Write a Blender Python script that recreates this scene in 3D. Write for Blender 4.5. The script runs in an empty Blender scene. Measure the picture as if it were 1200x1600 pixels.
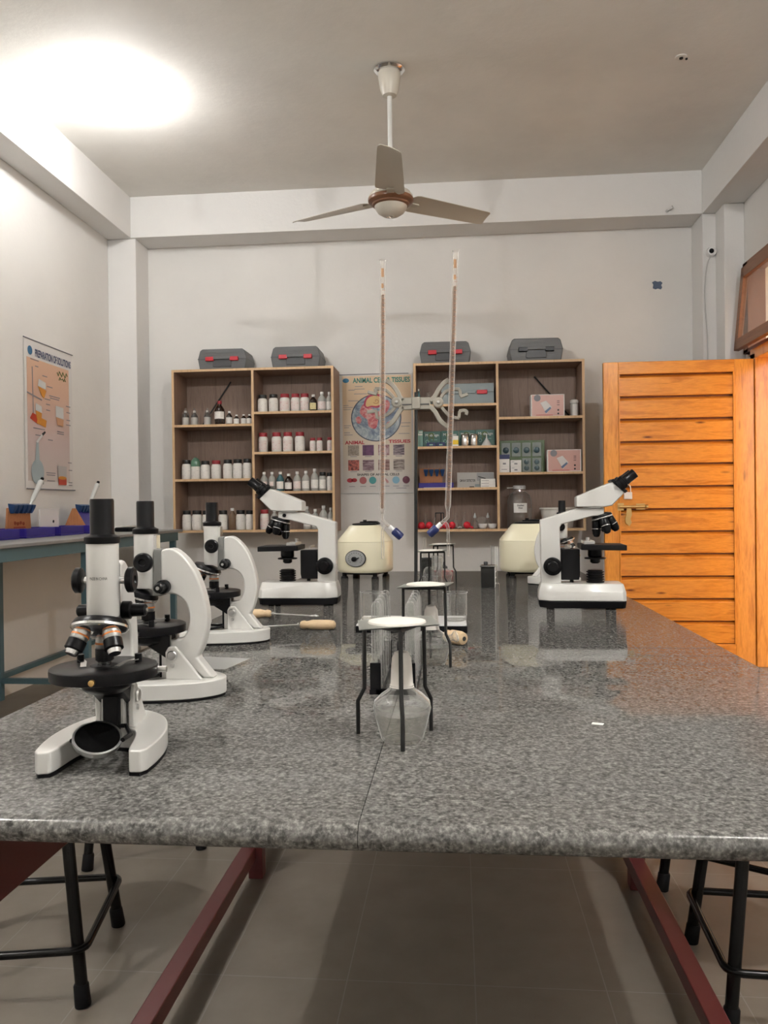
import bpy, math, random
from mathutils import Vector, Matrix
random.seed(7)
sin, cos, pi, R = math.sin, math.cos, math.pi, math.radians
col = bpy.context.scene.collection
sc = bpy.context.scene

# ------------------------------------------------------------------ mesh builder
class MB:
    def __init__(s): s.v = []; s.f = []; s.mi = []; s.m = Matrix.Identity(4); s.slot = 0
    def at(s, x=0, y=0, z=0, rx=0, ry=0, rz=0):
        s.m = Matrix.Translation((x, y, z)) @ Matrix.Rotation(rz, 4, 'Z') @ Matrix.Rotation(ry, 4, 'Y') @ Matrix.Rotation(rx, 4, 'X'); return s
    def add(s, vs, fs):
        b = len(s.v)
        s.v += [tuple(s.m @ Vector(p)) for p in vs]
        for f in fs: s.f.append([b + i for i in f]); s.mi.append(s.slot)
        return s
    def box(s, x0, x1, y0, y1, z0, z1):
        return s.add([(x0,y0,z0),(x1,y0,z0),(x1,y1,z0),(x0,y1,z0),(x0,y0,z1),(x1,y0,z1),(x1,y1,z1),(x0,y1,z1)],
                     [(0,3,2,1),(4,5,6,7),(0,1,5,4),(1,2,6,5),(2,3,7,6),(3,0,4,7)])
    def loft(s, rings, caps=True, closed=False):
        n = len(rings[0]); vs = [p for r in rings for p in r]; fs = []
        k = len(rings)
        for i in range(k if closed else k - 1):
            for j in range(n):
                a, b = i * n + j, i * n + (j + 1) % n
                c, d = ((i + 1) % k) * n + (j + 1) % n, ((i + 1) % k) * n + j
                fs.append((a, b, c, d))
        if caps and not closed:
            fs.append(tuple(range(n - 1, -1, -1))); fs.append(tuple(range((k - 1) * n, k * n)))
        return s.add(vs, fs)
    def lathe(s, prof, c=(0,0,0), d=(0,0,1), seg=32, caps=True, a0=0, a1=2*pi):
        d = Vector(d).normalized(); u = d.orthogonal().normalized() if abs(d.z) < .999 else Vector((1,0,0)); w = d.cross(u); c = Vector(c)
        full = abs(a1 - a0 - 2*pi) < 1e-6
        rings = []
        for r, h in prof:
            r = max(r, 1e-5)
            m = seg if full else seg + 1
            rings.append([tuple(c + d*h + u*(r*cos(a0+(a1-a0)*i/seg)) + w*(r*sin(a0+(a1-a0)*i/seg))) for i in range(m)])
        if full: return s.loft(rings, caps)
        n = seg + 1; vs = [p for r in rings for p in r]
        return s.add(vs, [(i*n+j, i*n+j+1, (i+1)*n+j+1, (i+1)*n+j) for i in range(len(rings)-1) for j in range(seg)])
    def cyl(s, a, b, r, r2=None, seg=24):
        a, b = Vector(a), Vector(b); L = (b-a).length
        return s.lathe([(r,0),(r2 if r2 is not None else r, L)], a, b-a, seg)
    def sph(s, c, r, seg=24, sz=1.0, t0=0, t1=pi):
        n = max(6, seg//2)
        return s.lathe([(r*sin(t0+(t1-t0)*i/n), -r*sz*cos(t0+(t1-t0)*i/n)) for i in range(n+1)], c, (0,0,1), seg)
    def sweep(s, pts, sec, up=None, caps=True):
        P = [Vector(p) for p in pts]; n = len(P); rings = []; N = None
        for i in range(n):
            t = (P[min(i+1,n-1)] - P[max(i-1,0)]).normalized()
            if up is not None: N = (Vector(up) - t*t.dot(Vector(up))).normalized()
            elif N is None: N = t.orthogonal().normalized()
            else: N = (N - t*t.dot(N)).normalized()
            B = t.cross(N)
            k = 1.0
            if 0 < i < n-1:
                a = (P[i]-P[i-1]).normalized().dot((P[i+1]-P[i]).normalized()); k = 1/max(.6, math.sqrt((1+a)/2))
            rings.append([tuple(P[i] + N*(q[0]) + B*(q[1]*(k if up is not None else 1))) for q in sec])
        return s.loft(rings, caps)
    def tube(s, pts, r, seg=12): return s.sweep(pts, [(r*cos(2*pi*i/seg), r*sin(2*pi*i/seg)) for i in range(seg)])
    def prism(s, poly, t0, t1, plane='yz'):
        n = len(poly)
        f = {'yz': lambda a,b,t:(t,a,b), 'xz': lambda a,b,t:(a,t,b), 'xy': lambda a,b,t:(a,b,t)}[plane]
        vs = [f(a,b,t0) for a,b in poly] + [f(a,b,t1) for a,b in poly]
        return s.add(vs, [tuple(range(n-1,-1,-1)), tuple(range(n,2*n))] + [(i,(i+1)%n,n+(i+1)%n,n+i) for i in range(n)])
    def ring(s, c, r_in, r_out, h, d=(0,0,1), seg=32):
        d=Vector(d).normalized(); u=Vector((1,0,0)) if abs(d.z)>.999 else d.orthogonal().normalized(); w=d.cross(u); c=Vector(c)
        rg=[]
        for i in range(seg):
            e=u*cos(2*pi*i/seg)+w*sin(2*pi*i/seg)
            rg.append([tuple(c+e*r_in),tuple(c+e*r_out),tuple(c+e*r_out+d*h),tuple(c+e*r_in+d*h)])
        return s.loft(rg, False, True)
    def out(s, name, mats, parent=None, bevel=0, seg=2, label=None, ang=38):
        import bmesh
        me = bpy.data.meshes.new(name); me.from_pydata(s.v, [], s.f)
        me.polygons.foreach_set('material_index', s.mi)
        bm = bmesh.new(); bm.from_mesh(me); bmesh.ops.recalc_face_normals(bm, faces=bm.faces); bm.to_mesh(me); bm.free()
        me.polygons.foreach_set('use_smooth', [True]*len(me.polygons)); me.set_sharp_from_angle(angle=R(ang))
        for m in (mats if isinstance(mats, (list,tuple)) else [mats]): me.materials.append(m)
        o = bpy.data.objects.new(name, me); col.objects.link(o)
        if parent: o.parent = parent
        if bevel:
            b = o.modifiers.new('bevel','BEVEL'); b.width = bevel; b.segments = seg; b.limit_method='ANGLE'; b.angle_limit = R(40); b.harden_normals = True
        if label: o['label'] = label
        return o

def rot2(poly, a): return [(x*cos(a)-y*sin(a), x*sin(a)+y*cos(a)) for x,y in poly]
def smooth(pts, n=6, closed=False):
    out=[]; N=len(pts)
    rng = range(N) if closed else range(N-1)
    for i in rng:
        p0=pts[(i-1)%N] if (closed or i>0) else pts[i]; p1=pts[i]; p2=pts[(i+1)%N]; p3=pts[(i+2)%N] if (closed or i+2<N) else p2
        for k in range(n):
            t=k/n
            out.append(tuple(.5*((2*b)+(-a+c)*t+(2*a-5*b+4*c-d)*t*t+(-a+3*b-3*c+d)*t**3) for a,b,c,d in zip(p0,p1,p2,p3)))
    if not closed: out.append(tuple(pts[-1]))
    return out
def tag(o, label=None, cat=None, group=None, kind=None):
    if label: o['label']=label
    if cat: o['category']=cat
    if group: o['group']=group
    if kind: o['kind']=kind
    return o
def thing(name, label, cat, loc=(0,0,0), rz=0, group=None):
    o = bpy.data.objects.new(name, None); o.empty_display_size=.05; col.objects.link(o)
    o.location=loc; o.rotation_euler=(0,0,rz); return tag(o,label,cat,group)
def place(o, loc, rz=0, rx=0, ry=0): o.location=loc; o.rotation_euler=(rx,ry,rz); return o
def kids(o): return [c for c in bpy.data.objects if c.parent == o]
def dup(o, loc=None, rz=None, label=None, group=None, parent=None, _top=True):
    c = o.copy(); col.objects.link(c); c.parent = parent
    for k in kids(o): dup(k, parent=c, _top=False)
    if _top:
        if loc is not None: c.location = loc
        if rz is not None: c.rotation_euler = (0,0,rz)
        if label: c['label']=label
        if group: c['group']=group
    return c
def struct(name, B, mat, parent=None, **k):
    o = B.out(name, mat, parent, **k)
    if not parent: o['kind']='structure'
    return o

# ------------------------------------------------------------------ materials
def nt(name):
    m = bpy.data.materials.new(name); m.use_nodes=True; t=m.node_tree; b=t.nodes['Principled BSDF']; return m,t,b
def P(name, c, rough=.5, metal=0, spec=.5, coat=0, emit=None, es=0, alpha=1):
    m,t,b = nt(name)
    b.inputs['Base Color'].default_value=(*c,1); b.inputs['Roughness'].default_value=rough; b.inputs['Metallic'].default_value=metal
    b.inputs['Specular IOR Level'].default_value=spec; b.inputs['Coat Weight'].default_value=coat; b.inputs['Coat Roughness'].default_value=.08
    if emit: b.inputs['Emission Color'].default_value=(*emit,1); b.inputs['Emission Strength'].default_value=es
    b.inputs['Alpha'].default_value=alpha
    return m
def tc(t, scale=(1,1,1), rot=(0,0,0), kind='Object'):
    c=t.nodes.new('ShaderNodeTexCoord'); mp=t.nodes.new('ShaderNodeMapping'); mp.inputs['Scale'].default_value=scale; mp.inputs['Rotation'].default_value=rot
    t.links.new(c.outputs[kind], mp.inputs['Vector']); return mp.outputs['Vector']
def noise(t, vec, scale, detail=4, rough=.55, dist=0):
    n=t.nodes.new('ShaderNodeTexNoise'); n.inputs['Scale'].default_value=scale; n.inputs['Detail'].default_value=detail; n.inputs['Roughness'].default_value=rough
    n.inputs['Distortion'].default_value=dist; t.links.new(vec,n.inputs['Vector']); return n
def ramp(t, fac, stops, interp='LINEAR'):
    r=t.nodes.new('ShaderNodeValToRGB'); e=r.color_ramp; e.interpolation=interp
    while len(e.elements)<len(stops): e.elements.new(.5)
    for el,(p,c) in zip(e.elements,stops): el.position=p; el.color=(*c,1)
    t.links.new(fac,r.inputs['Fac']); return r.outputs['Color']
def bump(t, b, h, strength=.2, dist=.01):
    n=t.nodes.new('ShaderNodeBump'); n.inputs['Strength'].default_value=strength; n.inputs['Distance'].default_value=dist
    t.links.new(h,n.inputs['Height']); t.links.new(n.outputs['Normal'],b.inputs['Normal'])
def mixc(t, fac, a, b_, mode='MIX'):
    m=t.nodes.new('ShaderNodeMix'); m.data_type='RGBA'; m.blend_type=mode
    for s_,v in ((0,fac),(6,a),(7,b_)):
        if hasattr(v,'is_output') or isinstance(v,bpy.types.NodeSocket): t.links.new(v,m.inputs[s_])
        elif s_==0: m.inputs[0].default_value=v
        else: m.inputs[s_].default_value=(*v,1)
    return m.outputs[2]
def plaster(name, c, var=.04, rough=.75, bs=.25):
    m,t,b=nt(name); v=tc(t); n1=noise(t,v,1.3,5,.6); n2=noise(t,v,22,4,.6)
    c2=tuple(x*(1-var*2) for x in c)
    t.links.new(ramp(t,n1.outputs['Fac'],[(.35,c2),(.65,c)]),b.inputs['Base Color']); b.inputs['Roughness'].default_value=rough; b.inputs['Specular IOR Level'].default_value=.3
    bump(t,b,n2.outputs['Fac'],bs,.01); return m
def wood(name, dark, light, axis='x', scale=6, rough=.35, coat=.0, knots=False, stretch=14, spec=.5):
    m,t,b=nt(name); s=[stretch]*3; s['xyz'.index(axis)]=1.0
    v=tc(t,tuple(s)); n=noise(t,v,scale,6,.6,.6); fine=noise(t,v,scale*7,3,.6)
    c=ramp(t,n.outputs['Fac'],[(.3,dark),(.52,light),(.7,tuple(a*.6+b_*.4 for a,b_ in zip(dark,light)))])
    c=mixc(t,.25,c,ramp(t,fine.outputs['Fac'],[(.35,dark),(.6,light)]))
    if knots:
        vs=[1.6,1,6.5] if axis=='x' else [6,1,1.2]
        vo=t.nodes.new('ShaderNodeTexVoronoi'); vo.inputs['Scale'].default_value=1.9; t.links.new(tc(t,tuple(vs)),vo.inputs['Vector'])
        k=ramp(t,vo.outputs['Distance'],[(.035,(1,1,1)),(.13,(0,0,0))])
        c=mixc(t,k,c,(.16,.035,.008))
    t.links.new(c,b.inputs['Base Color']); b.inputs['Roughness'].default_value=rough; b.inputs['Coat Weight'].default_value=coat; b.inputs['Coat Roughness'].default_value=.12
    b.inputs['Specular IOR Level'].default_value=spec; bump(t,b,fine.outputs['Fac'],.08,.003); return m
def glass(name, tint=(.97,.975,.97), edge=(.72,.74,.73), blend=.5, rmin=.06, rmax=.75, milk=.018, rim=.7, rp=3.0, dcol=(.85,.85,.83)):
    m=bpy.data.materials.new(name); m.use_nodes=True; t=m.node_tree; t.nodes.clear()
    o=t.nodes.new('ShaderNodeOutputMaterial'); tr=t.nodes.new('ShaderNodeBsdfTransparent'); g=t.nodes.new('ShaderNodeBsdfGlossy'); g.inputs['Roughness'].default_value=.03
    lw=t.nodes.new('ShaderNodeLayerWeight'); lw.inputs['Blend'].default_value=blend
    t.links.new(ramp(t,lw.outputs['Facing'],[(.45,tint),(1,edge)]),tr.inputs['Color'])
    r=t.nodes.new('ShaderNodeMapRange'); r.inputs['To Min'].default_value=rmin; r.inputs['To Max'].default_value=rmax
    pw=t.nodes.new('ShaderNodeMath'); pw.operation='POWER'; pw.inputs[1].default_value=1.7; t.links.new(lw.outputs['Facing'],pw.inputs[0]); t.links.new(pw.outputs[0],r.inputs['Value'])
    mx=t.nodes.new('ShaderNodeMixShader'); t.links.new(r.outputs[0],mx.inputs[0]); t.links.new(tr.outputs[0],mx.inputs[1]); t.links.new(g.outputs[0],mx.inputs[2]);
    df=t.nodes.new('ShaderNodeBsdfDiffuse'); df.inputs['Color'].default_value=(*dcol,1)  # diffuse rim paints bright edge highlights into the glass
    p2=t.nodes.new('ShaderNodeMath'); p2.operation='POWER'; p2.inputs[1].default_value=rp; t.links.new(lw.outputs['Facing'],p2.inputs[0])
    r2=t.nodes.new('ShaderNodeMapRange'); r2.inputs['To Min'].default_value=milk; r2.inputs['To Max'].default_value=rim; t.links.new(p2.outputs[0],r2.inputs['Value'])
    m2=t.nodes.new('ShaderNodeMixShader'); t.links.new(r2.outputs[0],m2.inputs[0]); t.links.new(mx.outputs[0],m2.inputs[1]); t.links.new(df.outputs[0],m2.inputs[2]); t.links.new(m2.outputs[0],o.inputs['Surface']); return m

WALL=plaster('wall_plaster',(.80,.785,.755),.03,.75,.15); CEIL=plaster('ceiling_plaster',(.86,.84,.79),.05,.8,.16); WHITE_PL=plaster('beam_plaster',(.80,.79,.77),.02)
M={}
M['oak']=wood('oak_laminate',(.20,.125,.09),(.36,.245,.18),'z',5,.5)
M['oak_edge']=wood('oak_edge_banding',(.52,.33,.17),(.68,.47,.27),'z',5,.45)
M['oak_back']=wood('oak_back_board',(.19,.125,.095),(.32,.225,.175),'z',3,.55)
M['pine_x']=wood('varnished_pine_horizontal',(.52,.15,.012),(.88,.37,.055),'x',3.2,.22,.35,True,9)
M['pine_z']=wood('varnished_pine_vertical',(.55,.17,.015),(.90,.39,.06),'z',3.2,.22,.35,True,9)
M['frame_wood']=wood('brown_frame_wood',(.16,.055,.02),(.27,.11,.045),'y',4,.4)
M['handle_wood']=wood('turned_wood',(.52,.36,.20),(.72,.54,.34),'x',20,.5)
M['board']=wood('brown_board',(.33,.12,.04),(.47,.2,.08),'z',12,.55)
M['white_enamel']=P('white_enamel',(.66,.65,.62),.28,0,.5,.2)
M['grey_enamel']=P('grey_enamel',(.22,.22,.21),.4)
M['black_plastic']=P('black_plastic',(.004,.004,.005),.3,0,.22)
M['black_matte']=P('black_matte',(.005,.005,.006),.5,0,.2)
M['chrome']=P('chrome',(.78,.78,.78),.12,1)
M['steel']=P('brushed_steel',(.6,.6,.59),.3,1)
M['brass']=P('brass',(.75,.5,.2),.3,1)
M['orange']=P('orange_ring',(.8,.25,.05),.4)
M['mirror']=P('dark_mirror',(.10,.10,.10),.25,1)  # dark reflection is put into the mirror's own colour
M['lens']=P('dark_lens',(.02,.025,.03),.05,0,1)
M['blue_paint']=P('blue_grey_paint',(.085,.16,.19),.35)
M['maroon']=P('maroon_paint',(.115,.022,.022),.38)
M['stool']=P('black_tube_paint',(.004,.004,.004),.25,0,.3)
M['cream']=P('cream_enamel',(.82,.765,.57),.3,0,.5,.3)
M['porcelain']=P('white_porcelain',(.82,.81,.8),.2)
M['ceramic']=P('ceramic_fibre',(.78,.75,.68),.8)
M['gauze']=P('wire_gauze_mesh',(.32,.33,.30),.5,.6)
M['iron']=P('black_iron',(.007,.007,.007),.4)
M['rubber']=P('frosted_cap',(.68,.64,.59),.5)
M['blue_cap']=P('blue_stopcock',(.012,.02,.10),.35)
M['alu']=P('cast_aluminium',(.34,.32,.275),.42,.4)
M['glass']=glass('clear_glass'); M['glass_b']=glass('burette_glass',(.97,.95,.93),(.8,.76,.72),.5,.06,.5,.04,1.0,1.7,(.92,.89,.86))  # stronger painted rim gives the burettes their bright edges
M['glass_d']=glass('smoked_glass',(.30,.31,.30),(.12,.12,.12),.5,.1,.6)
M['plastic_clear']=glass('clear_plastic_wrap',(.88,.88,.87),(.6,.6,.6),.5,.12,.6,.05,.5)
M['pane']=glass('window_pane',(.95,.96,.95),(.85,.87,.86),.5,.03,.25,.01,.04)
M['liquid']=glass('clear_liquid',(.90,.89,.86),(.7,.68,.65),.5,.04,.3,.02,.25)
M['fan']=P('fan_enamel',(.60,.56,.48),.32); M['fan_brown']=P('fan_brown_band',(.22,.10,.05),.3); M['rod_white']=P('white_rod',(.72,.72,.69),.3)
M['case']=P('grey_case_plastic',(.105,.108,.11),.42); M['case_dark']=P('dark_grey_plastic',(.05,.052,.055),.4); M['red']=P('red_plastic',(.55,.015,.03),.35)
M['case_clear']=P('pale_grey_plastic',(.23,.28,.29),.35)
M['jar']=P('white_jar_plastic',(.80,.78,.73),.4); M['blacklid']=P('black_lid',(.012,.013,.013),.4); M['redlid']=P('red_lid',(.33,.03,.04),.4)
M['amber']=P('amber_glass',(.018,.007,.004),.08,0,.8); M['frost']=P('frosted_bottle',(.42,.42,.39),.3,0,.5); M['teal_liq']=P('teal_bottle',(.05,.13,.15),.2)
M['brownish']=P('brown_solution_bottle',(.16,.10,.06),.15); M['lid_white']=P('white_cap',(.8,.79,.76),.4); M['green_wrap']=P('green_bag',(.10,.22,.15),.3)
M['paper']=P('paper_white',(.82,.81,.78),.7); M['ink']=P('black_ink',(.02,.02,.02),.6)
M['blue_tray']=P('blue_tray_plastic',(.028,.018,.22),.3); M['hook_blue']=P('blue_hook_plastic',(.015,.055,.16),.35); M['pip']=P('pipette_grey',(.55,.57,.56),.4)
M['teal_box']=P('teal_carton',(.04,.12,.10),.35); M['teal_box2']=P('pale_teal_carton',(.22,.42,.36),.35); M['green_ink']=P('olive_print',(.07,.11,.02),.5); M['navy']=P('navy_carton',(.012,.022,.10),.4)
M['yellow']=P('yellow_print',(.85,.6,.03),.5); M['tin']=P('tin_can',(.62,.60,.58),.18,1); M['red_rubber']=P('red_rubber',(.62,.02,.04),.45)
M['pink']=P('pink_print',(.62,.36,.31),.3); M['pale_print']=P('pale_print',(.66,.64,.62),.4); M['grey_print']=P('grey_print',(.22,.22,.24),.5)
M['green_pack']=P('green_foil_pack',(.10,.17,.06),.25); M['pack_cell']=P('pack_cell',(.33,.38,.36),.25); M['pack_disc']=P('blue_green_disc',(.04,.09,.11),.25)
M['terrazzo']=plaster('bench_terrazzo',(.33,.33,.33),.15,.4,.05)
M['wire']=P('pale_wire',(.55,.54,.52),.5); M['patch']=P('blue_grey_patch',(.11,.15,.22),.7)

def printed(name, base, ink, sx=0, sz=110, cover=.42):
    m,t,b=nt(name); v=tc(t,(60,60,sz)); w=t.nodes.new('ShaderNodeTexBrick')
    w.inputs['Scale'].default_value=1; w.inputs['Color1'].default_value=(*base,1); w.inputs['Color2'].default_value=(*base,1); w.inputs['Mortar'].default_value=(*ink,1)
    sp=t.nodes.new('ShaderNodeSeparateXYZ'); t.links.new(v,sp.inputs[0]); cb=t.nodes.new('ShaderNodeCombineXYZ'); t.links.new(sp.outputs[0],cb.inputs[0]); t.links.new(sp.outputs[2],cb.inputs[1])
    n=noise(t,cb.outputs[0],1.2,2,.5); 
    wv=t.nodes.new('ShaderNodeMath'); wv.operation='FRACT'; t.links.new(sp.outputs[2],wv.inputs[0])
    lt=t.nodes.new('ShaderNodeMath'); lt.operation='LESS_THAN'; lt.inputs[1].default_value=.38; t.links.new(wv.outputs[0],lt.inputs[0])
    gt=t.nodes.new('ShaderNodeMath'); gt.operation='GREATER_THAN'; gt.inputs[1].default_value=1-cover; t.links.new(n.outputs['Fac'],gt.inputs[0])
    mu=t.nodes.new('ShaderNodeMath'); mu.operation='MULTIPLY'; t.links.new(lt.outputs[0],mu.inputs[0]); t.links.new(gt.outputs[0],mu.inputs[1])
    t.nodes.remove(w)
    t.links.new(mixc(t,mu.outputs[0],base,ink),b.inputs['Base Color']); b.inputs['Roughness'].default_value=.55; return m
M['lab']=printed('printed_label',(.82,.80,.76),(.5,.48,.46)); M['lab_red']=printed('printed_red_label',(.80,.72,.69),(.62,.22,.22)); M['lab_yel']=printed('yellow_label',(.72,.65,.35),(.2,.15,.05))

# granite
def granite():
    m,t,b=nt('speckled_granite'); v=tc(t)
    n1=noise(t,v,210,3,.65); n2=noise(t,v,95,3,.6); n3=noise(t,v,2.2,3,.5)
    c=ramp(t,n1.outputs['Fac'],[(.36,(.014,.0135,.0125)),(.46,(.065,.063,.059)),(.56,(.165,.16,.15)),(.68,(.36,.35,.33))])
    c2=ramp(t,n2.outputs['Fac'],[(.38,(.03,.029,.027)),(.5,(.11,.107,.10)),(.62,(.23,.224,.212))])
    c=mixc(t,.45,c,c2); c=mixc(t,ramp(t,n3.outputs['Fac'],[(.3,(.0,.0,.0)),(.7,(.18,.18,.18))]),c,(.22,.214,.20))
    t.links.new(c,b.inputs['Base Color']); b.inputs['Roughness'].default_value=.035; b.inputs['Specular IOR Level'].default_value=.75
    d=t.nodes.new('ShaderNodeBsdfDiffuse'); t.links.new(c,d.inputs['Color']); mx=t.nodes.new('ShaderNodeMixShader'); mx.inputs[0].default_value=.5
    t.links.new(b.outputs[0],mx.inputs[1]); t.links.new(d.outputs[0],mx.inputs[2]); t.links.new(mx.outputs[0],t.nodes['Material Output'].inputs['Surface'])
    return m
M['granite']=granite()
def floor_mat():
    m,t,b=nt('stone_floor_tiles'); c=t.nodes.new('ShaderNodeTexCoord'); mp=t.nodes.new('ShaderNodeMapping'); t.links.new(c.outputs['Object'],mp.inputs['Vector'])
    mp.inputs['Location'].default_value=(-.03,-1.83,0)
    br=t.nodes.new('ShaderNodeTexBrick'); br.offset=0; br.inputs['Scale'].default_value=1; br.inputs['Brick Width'].default_value=.2925; br.inputs['Row Height'].default_value=.6; br.inputs['Mortar Size'].default_value=.0014; br.inputs['Bias'].default_value=0
    t.links.new(mp.outputs['Vector'],br.inputs['Vector'])
    n=noise(t,c.outputs['Object'],1.7,6,.6,.3); n2=noise(t,c.outputs['Object'],9,5,.6)
    cc=ramp(t,n.outputs['Fac'],[(.3,(.20,.172,.14)),(.7,(.27,.235,.195))]); cc=mixc(t,.3,cc,ramp(t,n2.outputs['Fac'],[(.35,(.185,.158,.13)),(.65,(.28,.245,.205))]))
    cc=mixc(t,br.outputs['Fac'],cc,(.30,.275,.245))
    t.links.new(cc,b.inputs['Base Color']); b.inputs['Roughness'].default_value=.42; return m
FLOOR=floor_mat()

# ------------------------------------------------------------------ room
XL,XR,YB,YF,ZC=-2.649,2.003,6.244,-2.6,3.47
struct('floor',MB().box(XL-.2,XR+.2,YF-.2,YB+.2,-.1,0),FLOOR)
struct('ceiling',MB().box(XL-.2,XR+.2,YF-.2,YB+.2,ZC,ZC+.12),CEIL)
struct('wall_back',MB().box(XL-.2,XR+.2,YB,YB+.2,0,ZC),WALL)
struct('wall_left',MB().box(XL-.2,XL,YF,YB,0,ZC),WALL)
struct('wall_front',MB().box(XL-.2,XR+.2,YF-.2,YF,0,ZC),WALL)
D0,D1=4.55,5.56
B=MB().box(XR,XR+.2,YF,D0,0,ZC).box(XR,XR+.2,D1,YB,0,2.08).box(XR,XR+.2,D0,YB,2.72,ZC).box(XR,XR+.2,5.75,YB,2.08,2.72)
struct('wall_right',B,WALL)
struct('trim_left_beam',MB().box(XL,-2.458,YF,YB,3.157,ZC),WHITE_PL,bevel=.004)
struct('trim_right_beam',MB().box(1.775,XR,YF,YB,3.157,ZC),WHITE_PL,bevel=.004)
struct('trim_back_beam',MB().box(-2.458,1.775,5.974,YB,3.157,ZC),WHITE_PL,bevel=.004)
struct('trim_left_column',MB().box(XL,-2.425,5.99,YB,0,3.157),WHITE_PL,bevel=.006)
struct('trim_right_column',MB().box(1.775,XR,5.974,YB,0,3.157),WHITE_PL,bevel=.006)
struct('trim_right_pier',MB().box(1.865,XR,5.79,5.974,0,3.157),WHITE_PL,bevel=.006)
# door frame and door leaf
fr=MB().box(XR-.045,XR+.12,D1-.07,D1+.02,0,2.07).box(XR-.045,XR+.12,D0,D0+.09,0,2.07).box(XR-.045,XR+.12,D0,D1+.02,2.03,2.10)
struct('trim_door_frame',fr,M['pine_z'],bevel=.004)
dz1=2.03; X0,X1=.985,1.955; YD=5.50
d=struct('door_1',MB().box(X0,X0+.098,YD,YD+.04,.01,dz1).box(X1-.125,X1,YD,YD+.04,.01,dz1),M['pine_z'],bevel=.004)
struct('door_rail',MB().box(X0+.098,X1-.125,YD,YD+.04,dz1-.082,dz1).box(X0+.098,X1-.125,YD,YD+.04,.01,.15),M['pine_x'],d,bevel=.003)
k=0; z=dz1-.082
sp=(z-.15)/12
sl=MB()
while k<12:
    zt=z-k*sp; sl.prism([(YD+.006,zt-sp+.004),(YD+.006,zt-.024),(YD+.030,zt-.006),(YD+.036,zt-.006),(YD+.036,zt-sp+.004)],X0+.1,X1-.127); k+=1
struct('door_panel',sl,M['pine_x'],d,bevel=.0025)
struct('door_bead',MB().box(X0+.098,X0+.106,YD-.003,YD+.01,.15,dz1-.082).box(X1-.133,X1-.125,YD-.003,YD+.01,.15,dz1-.082),M['pine_z'],d)
struct('door_backing',MB().box(X0+.098,X1-.125,YD+.034,YD+.038,.15,dz1-.08),M['frame_wood'],d)
# bolt and hanging tag, padlock
b=MB().cyl((1.075,YD-.012,1.065),(1.245,YD-.012,1.065),.010).box(1.07,1.11,YD-.004,YD,1.04,1.09).box(1.19,1.25,YD-.004,YD,1.045,1.085).cyl((1.25,YD-.012,1.065),(1.265,YD-.012,1.065),.014)
struct('door_bolt',b,M['brass'],d,bevel=.001)
hp=[(1.128,1.055),(1.158,1.055),(1.162,1.01),(1.152,.985),(1.160,.96),(1.145,.935),(1.122,.955),(1.118,.985),(1.125,1.01)]
struct('door_hasp',MB().prism(hp,YD-.008,YD-.004,'xz'),M['brass'],d,bevel=.001)
pl=thing('padlock','small silver padlock hanging on the open varnished door above its brass bolt','padlock',(1.135,YD-.016,1.115))
MB().box(-.027,.027,-.010,.010,0,.048).out('lock_body',M['porcelain'],pl,bevel=.004)
MB().tube([(-.017,0,.04),(-.017,0,.075),(-.012,0,.092),(0,0,.099),(.012,0,.092),(.017,0,.075),(.017,0,.04)],.0042).out('shackle',M['chrome'],pl)
MB().tube([(0,.002,.098),(-.003,.004,.115),(.002,.01,.135)],.004).out('hanging_loop',M['wire'],pl)
# transom window over the doorway: frame and an inward tilted sash
fr=MB().box(XR-.03,XR+.09,5.66,5.75,2.10,2.72).box(XR-.03,XR+.09,D0,5.75,2.10,2.13).box(XR-.03,XR+.09,D0,5.75,2.66,2.72).box(XR-.03,XR+.09,D0,D0+.09,2.1,2.72)
w1=struct('window_1',fr,M['frame_wood'],bevel=.004)
s=MB(); A=[(0,0),(0,.56)]; th=R(-5.5)
s.at(XR-.035,0,2.665,ry=-th)
y0,y1=4.66,5.66
s.box(-.035,0,y0,y0+.07,-.56,0).box(-.035,0,y1-.055,y1,-.56,0).box(-.035,0,y0,y1,-.075,0).box(-.035,0,y0,y1,-.56,-.485)
sash=struct('window_sash',s,M['frame_wood'],w1,bevel=.003)
g=MB().at(XR-.035,0,2.665,ry=-th).box(-.020,-.015,y0+.06,y1-.05,-.49,-.07); struct('window_pane',g,M['pane'],sash)
# exterior seen through the openings
struct('ground_outside',MB().box(XR+.2,XR+4,0,26,-.15,-.02),plaster('outdoor_paving',(.45,.38,.30)))
struct('wall_outside',MB().box(XR+2.6,XR+2.8,0,26,-.1,6.5),plaster('outdoor_wall_plaster',(.74,.50,.28)))
# little marks on walls
pp=[(-.03,-.025),(-.012,-.034),(.003,-.028),(.022,-.036),(.030,-.022),(.024,-.004),(.033,.012),(.02,.026),(.002,.022),(-.016,.03),(-.034,.02),(-.026,.002)]
tag(MB().prism([(x*1.15+1.523,y+2.73) for x,y in pp],YB-.003,YB,'xz').out('adhesive_patch',M['patch']),'small ragged blue-grey adhesive patch on the back wall above the door','patch')
jb=thing('junction_box','small round white electrical box with a dark hole on the right corner column','electrical box',(1.83,5.974,2.875))
MB().lathe([(.034,0),(.036,.012),(.030,.04),(.026,.042)],(0,0,0),(0,-1,0)).out('housing',M['porcelain'],jb)
MB().lathe([(.017,0),(.017,.002)],(-.006,-.043,0),(0,-1,0)).out('opening',M['black_matte'],jb)
MB().tube(smooth([(-.005,-.03,-.03),(-.03,-.01,-.10),(-.045,-.006,-.3),(-.030,-.006,-.6),(-.028,-.006,-.84)]),.004).out('wire',M['wire'],jb)
cb=thing('ceiling_socket','empty ceiling socket plate with dark holes on the right of the ceiling','ceiling socket',(1.22,4.45,3.47))
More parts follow.
